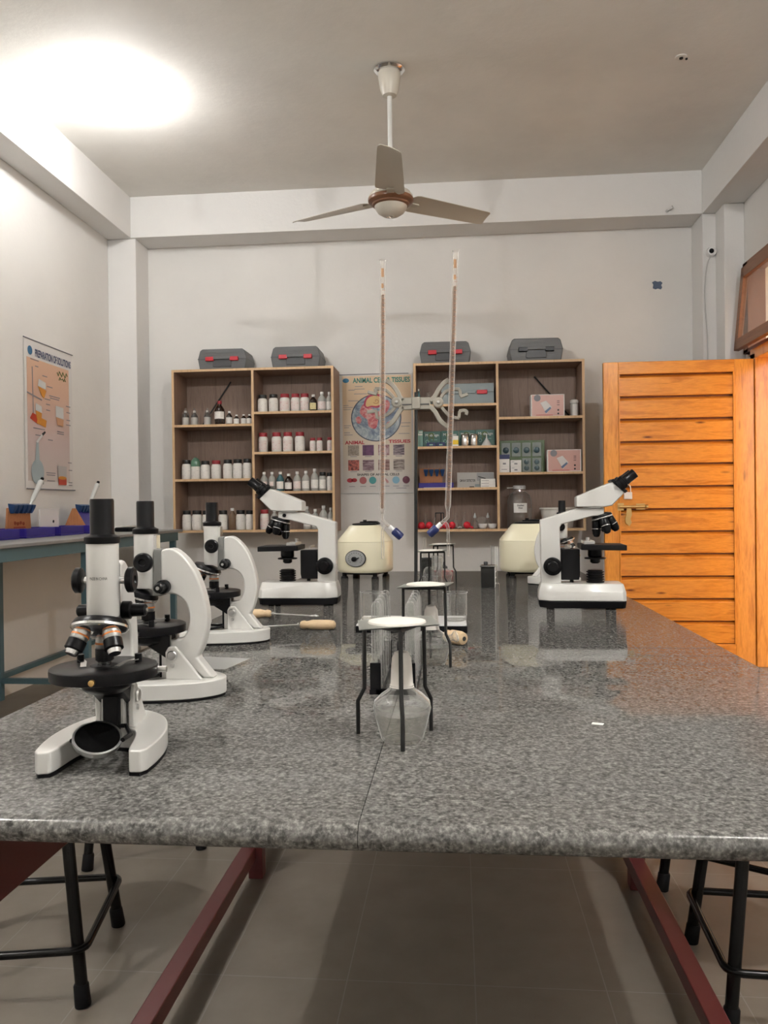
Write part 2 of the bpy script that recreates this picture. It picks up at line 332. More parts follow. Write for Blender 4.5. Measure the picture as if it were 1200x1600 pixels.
MB().lathe([(.032,-.001),(.030,-.006),(.001,-.007)],(0,0,0)).out('plate',CEIL,cb); MB().lathe([(.010,-.012),(.010,-.006)],(0,0,0)).lathe([(.006,-.012),(.006,-.005)],(.03,.01,0)).out('hole',M['black_matte'],cb)
tag(MB().tube([(1.53,5.975,3.185),(1.545,5.955,3.19),(1.565,5.95,3.2),(1.56,5.955,3.215)],.005).lathe([(.012,0),(.012,.004)],(1.53,5.974,3.185),(0,-1,0)).out('wall_hook',M['steel']),'tiny metal hook on the lower edge of the back beam near the right corner','hook')

# ------------------------------------------------------------------ bulbs
BULBS=[P('glowing_bulb_'+n_,(1,1,1),.5,emit=(1.0,.985,.97),es=e_) for n_,e_ in (('front',76),('right',390),('left',290))]  # the left entry powers the added fill bulb
def bulb(loc,label,BULB):
    t=thing('light_bulb',label,'light bulb',loc)
    MB().lathe([(.055,0),(.053,-.014),(.030,-.020),(.024,-.045),(.020,-.050)],(0,0,0)).out('holder',M['porcelain'],t)
    MB().lathe([(.016,-.045),(.017,-.085)],(0,0,0)).out('bulb_base',M['steel'],t)
    MB().lathe([(.018,-.085),(.026,-.098),(.038,-.122),(.042,-.145),(.038,-.168),(.023,-.186),(.001,-.192)],(0,0,0)).out('glass_bulb',BULB,t)
    return t
bulb((-1.93,4.44,3.47),'glowing white bulb in a white ceiling holder at the upper left',BULBS[0])
bulb((1.25,.35,3.47),'glowing white ceiling bulb above the camera on the right',BULBS[1])
bulb((-1.93,.35,3.47),'added glowing white fill bulb on the ceiling above the camera, left',BULBS[2])  # unseen bulb, added as fill to even out the room light

# ------------------------------------------------------------------ ceiling fan
fan=thing('ceiling_fan','cream three-blade ceiling fan with a brown band round its motor','ceiling fan',(-.34,4.40,0))
MB().lathe([(.083,3.47),(.085,3.462),(.074,3.452),(.064,3.448)],(0,0,0)).out('ceiling_plate',M['chrome'],fan)
MB().lathe([(.060,3.45),(.062,3.43),(.052,3.36),(.038,3.325),(.020,3.32),(.001,3.32)],(0,0,0)).out('canopy',M['fan'],fan)
MB().cyl((0,0,3.325),(0,0,2.80),.013).out('down_rod',M['rod_white'],fan)
MB().lathe([(.02,2.845),(.04,2.835),(.075,2.815),(.108,2.795),(.122,2.775),(.122,2.765)],(0,0,0),seg=48).out('motor_housing',M['fan'],fan)
MB().lathe([(.122,2.766),(.125,2.76),(.123,2.748),(.112,2.738),(.103,2.736),(.1,2.728),(.088,2.722)],(0,0,0),seg=48).out('motor_band',M['fan_brown'],fan)
MB().lathe([(.09,2.73),(.088,2.716),(.072,2.69),(.045,2.673),(.02,2.668),(.001,2.667)],(0,0,0),seg=48).out('motor_cap',M['fan'],fan)
e=MB(); e.tube([(.024*cos(a),.018*sin(a),2.668) for a in [i*pi/8 for i in range(17)]],.002,6).tube([(-.012,-.008,2.667),(0,.009,2.6665),(.012,-.008,2.667)],.002,6); e.out('emblem',M['chrome'],fan)
for a in (-86,34,154):
    bl=MB().at(0,0,2.762,rz=R(a),rx=R(0))
    prof=[(.118,-.050,.044),(.128,-.074,.066),(.145,-.082,.074),(.30,-.074,.070),(.45,-.066,.064),(.60,-.058,.058),(.628,-.054,.054),(.640,-.040,.042)]
    rg=[]
    for r_,a_,b_ in prof:
        n=[(r_,a_+(b_-a_)*i/6, .004*sin(i/6*pi) + (i/6-.5)*-.032) for i in range(7)]
        rg.append([p for p in n]+[(p[0],p[1],p[2]-.003) for p in reversed(n)])
    bl.loft(rg); ob=bl.out('fan_blade',M['fan'],fan)
    MB().at(0,0,2.755,rz=R(a)).box(.085,.17,-.02,.02,-.004,.004).out('blade_bracket',M['fan'],ob,bevel=.002)

# ------------------------------------------------------------------ cabinets
def board(B,x0,x1,z0,z1,y0,y1):
    B.slot=0; B.add([(x0,y0,z0),(x1,y0,z0),(x1,y1,z0),(x0,y1,z0),(x0,y0,z1),(x1,y0,z1),(x1,y1,z1),(x0,y1,z1)],[(0,3,2,1),(4,5,6,7),(1,2,6,5),(2,3,7,6),(3,0,4,7)])
    B.slot=1; B.add([(x0,y0,z0),(x1,y0,z0),(x1,y0,z1),(x0,y0,z1)],[(0,1,2,3)]); B.slot=0
OAK=[M['oak'],M['oak_edge']]
def cabinet(label,x0,x1,zt,zb,xd,left,right,yf=5.934):
    t=thing('wall_shelf_cabinet',label,'shelf cabinet',((x0+x1)/2,YB,zb)); cx=(x0+x1)/2
    o=lambda B,n,mt=OAK: B.out(n,mt,t)
    def bd(n,a,b_,c,d_,yy0=yf,yy1=YB-.012):
        B=MB(); B.m=Matrix.Translation((-cx,-YB,-zb)); board(B,a,b_,c,d_,yy0,yy1); B.out(n,OAK,t)
    w=.018
    bd('side_panel',x0,x0+w,zb,zt); bd('side_panel',x1-w,x1,zb,zt); bd('divider',xd-w/2,xd+w/2,zb+w,zt-w)
    bd('top_board',x0+w,x1-w,zt-w,zt); bd('bottom_board',x0+w,x1-w,zb,zb+w)
    for z_ in left: bd('shelf',x0+w,xd-w/2,z_-w/2,z_+w/2)
    for z_ in right: bd('shelf',xd+w/2,x1-w,z_-w/2,z_+w/2)
    B=MB(); B.m=Matrix.Translation((-cx,-YB,-zb)); B.box(x0,x1,YB-.012,YB-.001,zb,zt).out('back_panel',M['oak_back'],t)
    return t
ZB=.903
cabinet('left oak wall cabinet of open shelves holding chemical jars, left of the animal cell poster',-2.137,-.901,2.135,ZB,-1.514,[1.71,1.30],[1.797,1.496,1.20])
cabinet('right oak wall cabinet of open shelves holding boxes and glassware, nearer the orange door',-.308,.930,2.135,ZB-.008,.305,[1.823,1.514,1.209],[1.719,1.315])
def slant_strip(a,b_,label): tag(MB().tube([a,b_],.006,8).out('thin_strip',M['iron']),label,'rod')  # draws one thin dark strip slanting up the cabinet back
slant_strip((-1.99,6.19,1.728),(-1.76,6.222,2.08),'thin dark strip slanting inside the top left compartment of the left cabinet')
slant_strip((.87,6.19,1.735),(.60,6.222,2.06),'thin dark strip slanting inside the top right compartment of the right cabinet')

# ---- containers
def label_band(B,r,z0,z1,a=120):
    return B.lathe([(r+.0006,z0),(r+.0006,z1)],(0,0,0),(0,0,1),20,a0=R(-90-a/2),a1=R(-90+a/2))
def jar(w,h,lid,lab='lab',body='jar',wrap=None):
    r=w/2; t=thing('reagent_jar','x','jar',(0,0,0)); hl=h*.2
    MB().lathe([(r*.93,0),(r,.006),(r,h*.66),(r*.93,h*.74),(r*.80,h*.79),(r*.78,h*.82)],(0,0,0),seg=24).out('jar_body',M[body],t)
    MB().lathe([(r*.84,h*.80),(r*.86,h*.81),(r*.86,h*.985),(r*.82,h)],(0,0,0),seg=24).out('lid',M[lid],t)
    label_band(MB(),r,h*.12,h*.6).out('paper_label',M[lab],t)
    if wrap:
        rr=[(r*1.03,h*.70),(r*1.06,h*.82),(r*.98,h*.98),(r*.6,h*1.13),(r*.2,h*1.2),(.001,h*1.19)]
        MB().lathe(rr,(0,0,0),seg=14).out('plastic_bag',M[wrap],t,ang=10)
    return t
def bottle(w,h,body,cap='lid_white',lab='lab',la=130,lh=(.12,.50)):
    r=w/2; t=thing('reagent_bottle','x','bottle',(0,0,0))
    MB().lathe([(r*.94,0),(r,.005),(r,h*.56),(r*.92,h*.65),(r*.6,h*.76),(r*.36,h*.82),(r*.34,h*.90)],(0,0,0),seg=24).out('bottle_body',M[body],t)
    MB().lathe([(r*.42,h*.87),(r*.43,h*.98),(r*.38,h)],(0,0,0),seg=18).out('cap',M[cap],t)
    if lab: label_band(MB(),r,h*lh[0],h*lh[1],la).out('paper_label',M[lab],t)
    return t
def wrapped(w,h):
    t=bottle(w*.86,h*.86,'amber','lid_white','lab',200,(.05,.55)); r=w/2; t.name='wrapped_bottle'
    MB().lathe([(r*1.15,0.001),(r*1.02,.01),(r,h*.5),(r*.8,h*.72),(r*.35,h*.9),(r*.22,h),(r*.05,h*1.01)],(0,0,0),seg=11).out('clear_wrap',M['plastic_clear'],t,ang=5)
    return t
ORD=['first','second','third','fourth','fifth','sixth','seventh','eighth','ninth','tenth']
def row(xs,z,items,where,group,y=6.03):
    for i,(x,(mk,desc)) in enumerate(zip(xs,items)):
        o=mk(); o.location=(x,y+random.uniform(-.008,.008),z); o.rotation_euler=(0,0,random.uniform(-.15,.15)-x/6*.9*-1*.0)
        o['label']=f'{desc}, {ORD[i]} from left, {where}'; o['group']=group
CACHE={}
def cached(key,fn):
    def f():
        if key in CACHE: return dup(CACHE[key])
        CACHE[key]=fn(); return CACHE[key]
    return f
J=lambda w,h,lid,lab='lab',body='jar',wrap=None: cached(('j',w,h,lid,lab,body,wrap),lambda:jar(w,h,lid,lab,body,wrap))
BT=lambda w,h,body,cap='lid_white',lab='lab',la=130,lh=(.12,.5): cached(('b',w,h,body,cap,lab,la,lh),lambda:bottle(w,h,body,cap,lab,la,lh))
WR=cached('w',lambda:wrapped(.057,.135))
T=.0095
row([-2.062,-1.995,-1.892,-1.793,-1.719,-1.663,-1.609,-1.563],1.71+T,[(WR,'plastic-wrapped dark bottle')]*3+[(BT(.078,.185,'amber','redlid','lab',140,(.25,.55)),'large brown bottle with a red cap'),(BT(.048,.105,'amber','lid_white','lab',160,(.1,.55)),'slim amber bottle with a white cap'),
   (BT(.042,.078,'amber','lid_white','lab',160,(.1,.6)),'tiny amber vial with a white cap'),(BT(.042,.080,'amber','lid_white','lab',160,(.1,.6)),'tiny amber vial with a white cap'),(BT(.042,.079,'amber','lid_white','lab',160,(.1,.6)),'tiny amber vial with a white cap')],
   'upper left shelf, left cabinet','bottles on the upper left shelf of the left cabinet')
wj='white jar with a black lid'
row([-2.062,-1.99,-1.915,-1.83,-1.736,-1.66,-1.583],1.30+T,[(J(.072,.148,'blacklid'),wj),(J(.070,.140,'blacklid','lab','jar','green_wrap'),'white jar under a green bag'),(J(.072,.140,'blacklid'),wj),(J(.076,.142,'redlid'),'white jar with a red lid'),(J(.072,.146,'blacklid'),wj),(J(.074,.148,'blacklid'),wj),(J(.070,.150,'blacklid'),wj)],
   'middle left shelf, left cabinet','jars on the middle left shelf of the left cabinet')
row([-2.065,-1.985,-1.905,-1.78,-1.706,-1.642,-1.574],ZB+.0185,[(J(.070,.150,'blacklid'),wj),(J(.078,.150,'blacklid'),wj),(J(.070,.148,'blacklid'),wj),(J(.072,.148,'blacklid'),wj),(BT(.062,.165,'brownish','lid_white',None),'clear bottle of brownish liquid'),(J(.072,.148,'blacklid'),wj),(J(.062,.146,'blacklid'),wj)],
   'bottom left shelf, left cabinet','jars on the bottom left shelf of the left cabinet')
rj='white jar with a red lid'
row([-1.46,-1.377,-1.290,-1.209,-1.136,-1.070,-1.004,-.950],1.797+T,[(J(.074,.135,'blacklid'),wj),(J(.072,.138,'blacklid'),wj),(J(.078,.140,'redlid','lab_red'),rj),(J(.070,.140,'redlid','lab_red'),rj),(J(.070,.138,'redlid','lab_red'),rj),(BT(.058,.130,'amber','lid_white','lab_yel',110),'dark bottle with a yellow label'),(BT(.064,.148,'frost','lid_white','lab_red'),'clear bottle with red printed label'),(BT(.050,.148,'frost'),'clear bottle with a white cap')],
   'top right shelf, left cabinet','jars on the top right shelf of the left cabinet')
row([-1.462,-1.357,-1.270,-1.178,-1.079,-1.025,-.948],1.496+T,[(J(.072,.150,'redlid','lab_red'),rj),(J(.076,.150,'redlid','lab_red'),rj),(J(.076,.150,'redlid','lab_red'),rj),(J(.076,.150,'redlid','lab'),rj),(J(.046,.104,'redlid','lab_red'),'small '+rj),(J(.046,.104,'redlid','lab_red'),'small '+rj),(J(.044,.106,'redlid','lab_red'),'small '+rj)],
   'second right shelf, left cabinet','red-lidded jars on the second right shelf of the left cabinet')
cb_='clear bottle with a white cap'
row([-1.458,-1.395,-1.330,-1.266,-1.200,-1.134,-1.067,-1.005,-.952],1.20+T,[(BT(.058,.148,'frost','lid_white','lab_red'),'clear red-labelled bottle'),(BT(.056,.148,'frost','lid_white','lab_red',60),'clear narrow-labelled bottle'),(BT(.058,.148,'teal_liq','lid_white','lab'),'bottle of teal liquid'),(BT(.060,.132,'amber','lid_white','lab'),'dark amber bottle with a white label'),(BT(.060,.148,'frost','lid_white','lab_red'),'clear red-labelled bottle'),(BT(.060,.152,'frost'),'clear white-labelled bottle'),(BT(.060,.168,'frost'),'tall '+cb_),(J(.056,.140,'blacklid','lab','frost'),'greyish jar with a black lid'),(J(.048,.136,'blacklid'),wj)],
   'third right shelf, left cabinet','bottles on the third right shelf of the left cabinet')
row([-1.458,-1.38,-1.129,-1.068,-1.002,-.948],ZB+.0185,[(J(.070,.150,'redlid','lab_red'),rj),(BT(.06,.15,'frost'),'clear bottle behind the microscope head'),(BT(.058,.172,'frost'),cb_),(BT(.058,.150,'frost'),'shorter '+cb_),(BT(.064,.176,'frost'),'tallest '+cb_),(BT(.046,.16,'frost'),cb_)],
   'bottom right shelf, left cabinet','bottles on the bottom right shelf of the left cabinet')

# ---- tool cases on top
def case(label,xc,w,h,red,zt=2.136,y0=5.965,dp=.25,rz=0):
    t=thing('plastic_case',label,'carry case',(xc,y0,zt),rz,'grey carry cases on top of the cabinets')
    hw=w/2
    body=[(-hw+.012,0),(hw-.012,0),(hw,h*.45),(hw,h*.55),(hw-.016,h-.012),(hw-.034,h),(-hw+.034,h),(-hw+.016,h-.012),(-hw,h*.55),(-hw,h*.45)]
    MB().prism(body,0,dp,'xz').out('shell',M['case'],t,bevel=.008)
    s=MB()
    for z_ in (.2,.3,.72,.82): s.box(-hw+.02,hw-.02,-.0018,.01,h*z_-.002,h*z_+.002)
    s.out('moulded_rib',M['case'],t)
    MB().box(-hw-.001,hw+.001,-.003,dp+.001,h*.49,h*.52).out('seam',M['case_dark'],t)
    for sx in (-1,1): MB().box(sx*w*.25-w*.085,sx*w*.25+w*.085,-.020,.004,h*.40,h*.60).out('latch',M[red],t,bevel=.004)
    MB().box(-w*.19,w*.19,-.007,.004,h*.12,h*.5).out('recess',M['case_dark'],t,bevel=.003)
    MB().sweep([(-w*.18,-.006,h*.55),(-w*.17,-.016,h*.53),(w*.17,-.016,h*.53),(w*.18,-.006,h*.55)],[(-.009,-.004),(.009,-.004),(.009,.004),(-.009,.004)],(0,0,1)).out('handle',M['case'],t,bevel=.002)
    return t
case('grey case with red latches at the far left on top of the left cabinet',-1.752,.375,.155,'red')
case('grey case with red latches on the right half of the left cabinet top',-1.19,.375,.157,'red')
case('grey case with red latches on the left end of the right cabinet top',-.072,.375,.160,'red')
case('grey case with black latches on the right end of the right cabinet top',.590,.385,.165,'black_plastic',rz=R(1))

# ---- right cabinet contents
def boxthing(name,label,cat,x0,x1,z0,h,mat,y0=5.96,dp=.12,group=None):
    t=thing(name,label,cat,((x0+x1)/2,y0,z0),0,group); w=(x1-x0)/2
    MB().box(-w,w,0,dp,0,h).out('carton',mat,t,bevel=.0015); return t,w
def text(body,w,h,mat,parent,loc,rot=(pi/2,0,0),name='lettering',bold=0,ext=.0004):
    cu=bpy.data.curves.new(name,'FONT'); cu.body=body; cu.size=1; cu.align_x='CENTER'; cu.align_y='CENTER'; cu.offset=bold; cu.extrude=0
    o=bpy.data.objects.new(name,cu); col.objects.link(o); bpy.context.view_layer.update()
    me=bpy.data.meshes.new_from_object(o.evaluated_get(bpy.context.evaluated_depsgraph_get())); bpy.data.objects.remove(o); bpy.data.curves.remove(cu)
    xs=[v.co.x for v in me.vertices]; ys=[v.co.y for v in me.vertices]; sx=w/(max(xs)-min(xs)); sy=h/(max(ys)-min(ys)); cx=(max(xs)+min(xs))/2; cy=(max(ys)+min(ys))/2
    for v in me.vertices: v.co=((v.co.x-cx)*sx,(v.co.y-cy)*sy,0)
    me.materials.append(mat); o=bpy.data.objects.new(name,me); col.objects.link(o); o.location=loc; o.rotation_euler=rot
    if parent: o.parent=parent
    return o
zc=1.823+T
t,w=boxthing('plastic_case','pale translucent grey case with a red latch inside the right cabinet','carry case',-.105,.283,zc,.155,M['case_clear'],6.0,.2)
MB().box(w*.35,w*.75,-.012,.002,.075,.105).out('latch',M['red'],t,bevel=.004); MB().box(-w+.03,w*.3,-.010,.002,.08,.098).out('handle',M['case_clear'],t,bevel=.003); MB().box(-w-.001,w+.001,-.003,.2,.088,.092).out('seam',M['case_dark'],t)
t=bottle(.026,.12,'teal_liq','lid_white',None); tag(t,'thin dark dropper bottle at the left end of the right cabinet top shelf'); t.location=(-.272,5.98,zc)
t=thing('glass_flask','small clear conical flask on the top left shelf of the right cabinet','flask',(-.205,6.02,zc)); MB().lathe([(.03,0),(.034,.004),(.034,.02),(.012,.07),(.010,.095),(.013,.1)],(0,0,0),caps=False).out('flask_glass',M['glass'],t); MB().lathe([(.031,.002),(.032,.02),(.026,.034),(.001,.034)],(0,0,0)).out('liquid',M['teal_liq'],t)
# teal glove boxes
zc=1.514+T; g='teal cartons on the second left shelf of the right cabinet'
tl=[('pale teal carton at the left end of the second shelf, right cabinet',-.285,-.245,.128,'teal_box2'),('teal carton with a green ribbon print beside the pale carton',-.242,-.112,.118,'teal_box'),('teal carton half hidden by the hanging burette',-.109,.020,.120,'teal_box'),('teal carton with a ribbon print behind the two metal cans',.023,.145,.122,'teal_box'),('teal carton with a ribbon print behind the white funnel',.148,.290,.124,'teal_box')]
for i,(lb,a,b_,h,mt) in enumerate(tl):
    t,w=boxthing('carton_box',lb,'carton',a,b_,zc,h,M[mt],6.03,.13,g)
    if i:
        text('MediSign',w*1.5,.026,M['paper'],t,(0,-.0009,h*.74)); MB().at(0,0,0).ring((-w*.1,-.0022,h*.72),.013,.022,.0015,(0,-1,0),18).box(-w*.1-.02,-w*.1-.012,-.0022,-.0008,h*.4,h*.55).box(-w*.1+.012,-w*.1+.02,-.0022,-.0008,h*.4,h*.55).out('ribbon_print',M['green_ink'],t)
        MB().ring((-w*.55,-.001,h*.36),.009,.013,.0006,(0,-1,0),16).box(-w*.1,w*.6,-.001,0,h*.45,h*.48).out('seal_print',M['teal_box2'],t)
    else: MB().box(-w*.8,w*.8,-.001,0,h*.7,h*.8).box(-w*.5,w*.8,-.001,0,h*.86,h*.92).out('print_line',M['paper'],t)
for i,(a,b_) in enumerate(((-.215,-.15),(-.142,-.08))):
    t,w=boxthing('small_box',['small dark blue box in front of the ribbon-printed teal carton','small dark blue box just left of the right burette, second shelf'][i],'box',a,b_,zc,.030,M['navy'],5.96,.05,'small blue boxes on the second shelf'); MB().box(-w*.4,w*.4,-.001,0,.008,.018).out('print_line',M['teal_box2'],t)
t,w=boxthing('small_box','white and yellow box just right of the right burette','box',-.025,.018,zc,.075,M['paper'],5.955,.045); MB().box(-w*.98,w*.98,-.001,0,.012,.045).out('print_band',M['yellow'],t)
for i,(x) in enumerate((.068,.135)):
    t=thing('metal_can',['left one of the two shiny metal cans on the second shelf','right one of the two shiny metal cans on the second shelf'][i],'can',(x,5.975,zc),0,'shiny metal cans on the second shelf'); MB().lathe([(.029,0),(.030,.004),(.030,.075),(.028,.078)],(0,0,0),seg=28).out('can_body',M['tin'],t); MB().lathe([(.029,.0785),(.031,.082),(.029,.086),(.001,.084)],(0,0,0),seg=28).out('rim',M['tin'],t)
t=thing('funnel','white plastic funnel standing upside down beside the metal cans','funnel',(.225,5.985,zc)); MB().lathe([(.040,0),(.039,.004),(.009,.052),(.006,.056),(.0035,.09)],(0,0,0),caps=False).out('cone',P('frosted_funnel',(.55,.56,.55),.4),t)
# third shelf
zc=1.209+T
def hookrow(t,n,w,z,yf,mat='hook_blue',sc_=1.0):
    for i in range(n):
        x=-w/2+w*(i+.5)/n; q=w/n*.42
        hk=MB(); hk.loft([[(x-q,yf-.030*sc_,z+.012),(x+q,yf-.030*sc_,z+.012),(x+q,yf+.012,z+.020),(x-q,yf+.012,z+.020)],[(x-q*.8,yf-.026*sc_,z-.006),(x+q*.8,yf-.026*sc_,z-.006),(x+q*.8,yf+.010,z-.006),(x-q*.8,yf+.010,z-.006)],[(x-q*.35,yf-.012,z-.036),(x+q*.35,yf-.012,z-.036),(x+q*.35,yf+.006,z-.036),(x-q*.35,yf+.006,z-.036)]])
        hk.out('pipette_hook',M[mat],t,bevel=.002)
t=thing('pipette_rack','dark blue pipette rack with four hooks on the third shelf of the right cabinet','pipette rack',(-.165,6.05,zc)); MB().box(-.115,.145,-.08,.08,0,.038).out('tray',M['blue_tray'],t,bevel=.004); MB().box(-.11,.06,.03,.04,.038,.15).out('back_board',M['board'],t); hookrow(t,4,.165,.125,.02)
t,w=boxthing('instrument_box','flat white box printed with dark lettering, third shelf of the right cabinet','box',.006,.277,zc,.112,P('pale_carton',(.42,.41,.39),.5),6.02,.05)
text('GM RAY DETECTOR',.115,.018,M['ink'],t,(-.058,-.0009,.052),bold=.02); MB().prism([(.02,.085),(.075,.068),(.075,.062),(.02,.078)],-.001,0,'xz').prism([(-.01,.0),(-.045,.0),(-.045,.008),(-.01,.008)],-.001,0,'xz').out('print_shape',M['ink'],t); MB().box(-.005,.03,-.001,0,.005,.025).out('print_picture',M['case_clear'],t); MB().box(.01,w-.002,-.0006,0,.05,.108).out('print_shape',P('print_grey',(.30,.30,.30),.5),t)
for i in range(3):
    t,w=boxthing('slide_box',['bottom','middle','top'][i]+' white slide box of the stack at the right end of the third shelf','box',.178,.285,zc+i*.0205,.020,M['paper'],5.95,.06,'stacked white slide boxes'); MB().box(-w*.9,w*.1,-.0008,0,.006,.009).out('print_line',M['grey_print'],t)
tag(MB().box(-.24,-.06,5.952,5.962,zc,zc+.0035).out('plastic_ruler',P('pale_blue_plastic',(.45,.45,.62),.4)),'thin pale ruler lying in front of the blue pipette rack','ruler')
# bottom shelf left
zc=ZB-.008+.0185
for i,(x,y,a,mir) in enumerate(((-.262,5.985,.2,1),(-.205,6.0,-.4,1),(-.085,6.02,.3,1),(-.035,5.985,.9,1),(.075,5.99,-.5,-1))):
    lb=['leftmost red rubber bulb on the bottom shelf of the right cabinet','red rubber bulb beside the blue stopcock, bottom shelf','red rubber bulb behind the right burette tip','red rubber bulb just right of the right burette tip','rightmost red rubber bulb, by the white dishes'][i]
    t=thing('rubber_bulb',lb,'rubber bulb',(x,y,zc),a,'red rubber bulbs on the bottom shelf'); MB().sph((0,0,.027),.027).out('bulb',M['red_rubber'],t); MB().tube([(0,0,.022),(mir*-.03,0,.014),(mir*-.052,-.004,.007)],.0065).sph((mir*-.038,0,.011),.010,12).out('neck',M['red_rubber'],t)
def flask(x,y,h,label,r=.032):
    t=thing('conical_flask',label,'flask',(x,y,zc),0,'clear flasks on the bottom shelf'); MB().lathe([(r*.94,0),(r,.004),(r,h*.12),(r*.36,h*.66),(r*.34,h*.93),(r*.45,h)],(0,0,0),caps=False).out('flask_glass',M['glass'],t); MB().lathe([(r*.9,.0015),(r*.95,.004),(r*.95,.012),(.001,.012)],(0,0,0)).out('liquid',M['liquid'],t); return t
flask(-.235,6.10,.125,'clear conical flask behind the leftmost red bulb'); flask(-.165,6.00,.085,'clear conical flask in front of the little black stand',.026); flask(-.01,6.10,.12,'clear conical flask behind the right burette tip'); flask(.055,6.09,.125,'clear conical flask behind the rightmost red bulb')
def tripod(x,y,h,rt,rb,angs,label,z0,gs=0,ga=0,kink=True,group=None,lr=.0029):
    t=thing('tripod_stand',label,'tripod stand',(x,y,z0),0,group)
    B=MB()
    pts=[(rt*cos(R(a)),rt*sin(R(a)),h) for a in angs]
    B.tube([pts[0],pts[1],pts[2],pts[0]],lr,8); B.out('ring_top',M['iron'],t)
    for a in angs:
        c_,s_=cos(R(a)),sin(R(a))
        L=[(rt*c_,rt*s_,h),(rt*c_*1.02,rt*s_*1.02,h*.42),(rb*c_,rb*s_,h*.30),(rb*c_,rb*s_,0)] if kink else [(rt*c_,rt*s_,h),(rb*c_,rb*s_,0)]
        MB().tube(L,lr,10).out('leg',M['iron'],t)
    return t
tripod(-.125,6.09,.118,.036,.045,(80,200,320),'little black iron tripod at the back of the bottom shelf, right cabinet',zc,lr=.004)
for i,(x) in enumerate((.150,.245)):
    t=thing('dropper_bottle',['clear dropper bottle behind the left white dish','clear dropper bottle behind the right white dish'][i],'bottle',(x-.015,6.06,zc),0,'clear dropper bottles on the bottom shelf'); MB().lathe([(.026,0),(.028,.004),(.028,.045),(.010,.065),(.009,.08)],(0,0,0),caps=False).out('bottle_glass',M['glass'],t); MB().lathe([(.010,.078),(.011,.09),(.006,.102),(.004,.115)],(0,0,0),seg=16).out('stopper',M['pip'],t)
t=thing('watch_glass','round clear glass dish leaning between the two dropper bottles','dish',(.185,6.12,zc)); MB().lathe([(.042,0),(.044,.003),(.043,.006)],(0,0,.044),(0,-1,.25)).out('dish_glass',M['glass'],t)
for i,(x) in enumerate((.190,.262)):
    t=thing('porcelain_dish',['left white porcelain dish on the bottom shelf','right white porcelain dish on the bottom shelf'][i],'dish',(x,5.985,zc),0,'white porcelain dishes on the bottom shelf'); MB().lathe([(.012,0),(.020,.002),(.030,.016),(.034,.036),(.032,.036),(.027,.018),(.012,.006),(.001,.005)],(0,0,0)).out('dish_body',M['porcelain'],t)
tag(MB().tube([(.005,5.97,zc+.008),(.02,5.97,zc+.014),(.035,5.975,zc+.010)],.007).out('metal_clip',M['steel']),'small bent metal clip between two red bulbs','clip')
# right column
def pinkbox(x0,x1,z0,h,label,rz=0):
    t,w=boxthing('shrinkwrapped_box',label,'box',x0,x1,z0,h,M['paper'],5.965,.1,'pink pictured instrument boxes'); t.rotation_euler=(0,0,rz)
    MB().box(-w*.94,w*.94,-.0012,0,h*.03,h*.97).out('picture',M['pink'],t)
    MB().lathe([(w*.2,0),(w*.2,.0005)],(-w*.62,-.0015,h*.84),(0,-1,0)).out('print_oval',M['grey_print'],t)
    MB().prism([(-w*.45,h*.62),(-w*.1,h*.72),(w*.25,h*.42),(-w*.08,h*.12)],-.0024,-.0012,'xz').out('print_scale',M['pale_print'],t,bevel=0)
    MB().prism([(-w*.20,h*.22),(w*.14,h*.43),(w*.20,h*.36),(-w*.10,h*.14)],-.0032,-.0024,'xz').out('print_display',P('print_blue',(.10,.16,.28),.4),t)
    s=MB()
    for z_ in (.12,.28): s.lathe([(.007,0),(.007,.0008)],(w*.62,-.0014,h*z_),(0,-1,0),12)
    for z_ in (.5,.6,.68): s.box(w*.55,w*.7,-.002,-.001,h*z_,h*z_+.004)
    s.out('print_dot',M['ink'],t)
    MB().box(-w*.7,w*.3,-.002,-.0012,h*.045,h*.075).out('print_line',P('print_red',(.5,.1,.08),.5),t)
    return t
pinkbox(.548,.790,1.719+T,.160,'pink box picturing a white scale, on the upper right shelf beside the white container')
pinkbox(.662,.905,1.315+T,.160,'pink box picturing a white scale, leaning by the green pack one shelf lower',R(-3))
t=thing('plastic_container','white screw-top container at the right end of the upper right shelf','container',(.868,6.03,1.719+T)); MB().lathe([(.026,0),(.028,.003),(.028,.09),(.022,.1)],(0,0,0)).out('container_body',P('frosted_plastic',(.55,.55,.53),.35),t); MB().lathe([(.029,.098),(.031,.102),(.031,.118),(.020,.126),(.001,.127)],(0,0,0)).out('lid',M['lid_white'],t); label_band(MB(),.028,.002,.09,70).out('paper_label',M['paper'],t)
t,w=boxthing('foil_pack','large green shiny pack of round blue-green items in clear cells, right cabinet','pack',.328,.660,1.315+T,.245,M['green_pack'],6.12,.06)
hz=.245
for r_ in range(2):
    for c_ in range(4 if r_ else 4):
        x=-w+.045+c_*.076; z_=.175 if r_==0 else .06
        if r_==1 and c_<2: continue
        cell=MB().box(x-.033,x+.033,-.006,0,z_-.052,z_+.052).out('clear_cell',M['pack_cell'],t,bevel=.004)
        if r_==0: MB().lathe([(.023,0),(.021,.006),(.010,.009),(.001,.009)],(x,-.006,z_-.004),(0,-1,0),20).out('disc',M['pack_disc'],cell)
        else:
            for q in (-.024,.022): MB().lathe([(.019,0),(.015,.005),(.001,.007)],(x,-.006,z_+q),(0,-1,0),18).out('disc',M['pack_disc'],cell)
MB().box(-w+.004,w-.004,-.012,-.011,.008,.24).out('wrap_film',M['pane'],t)
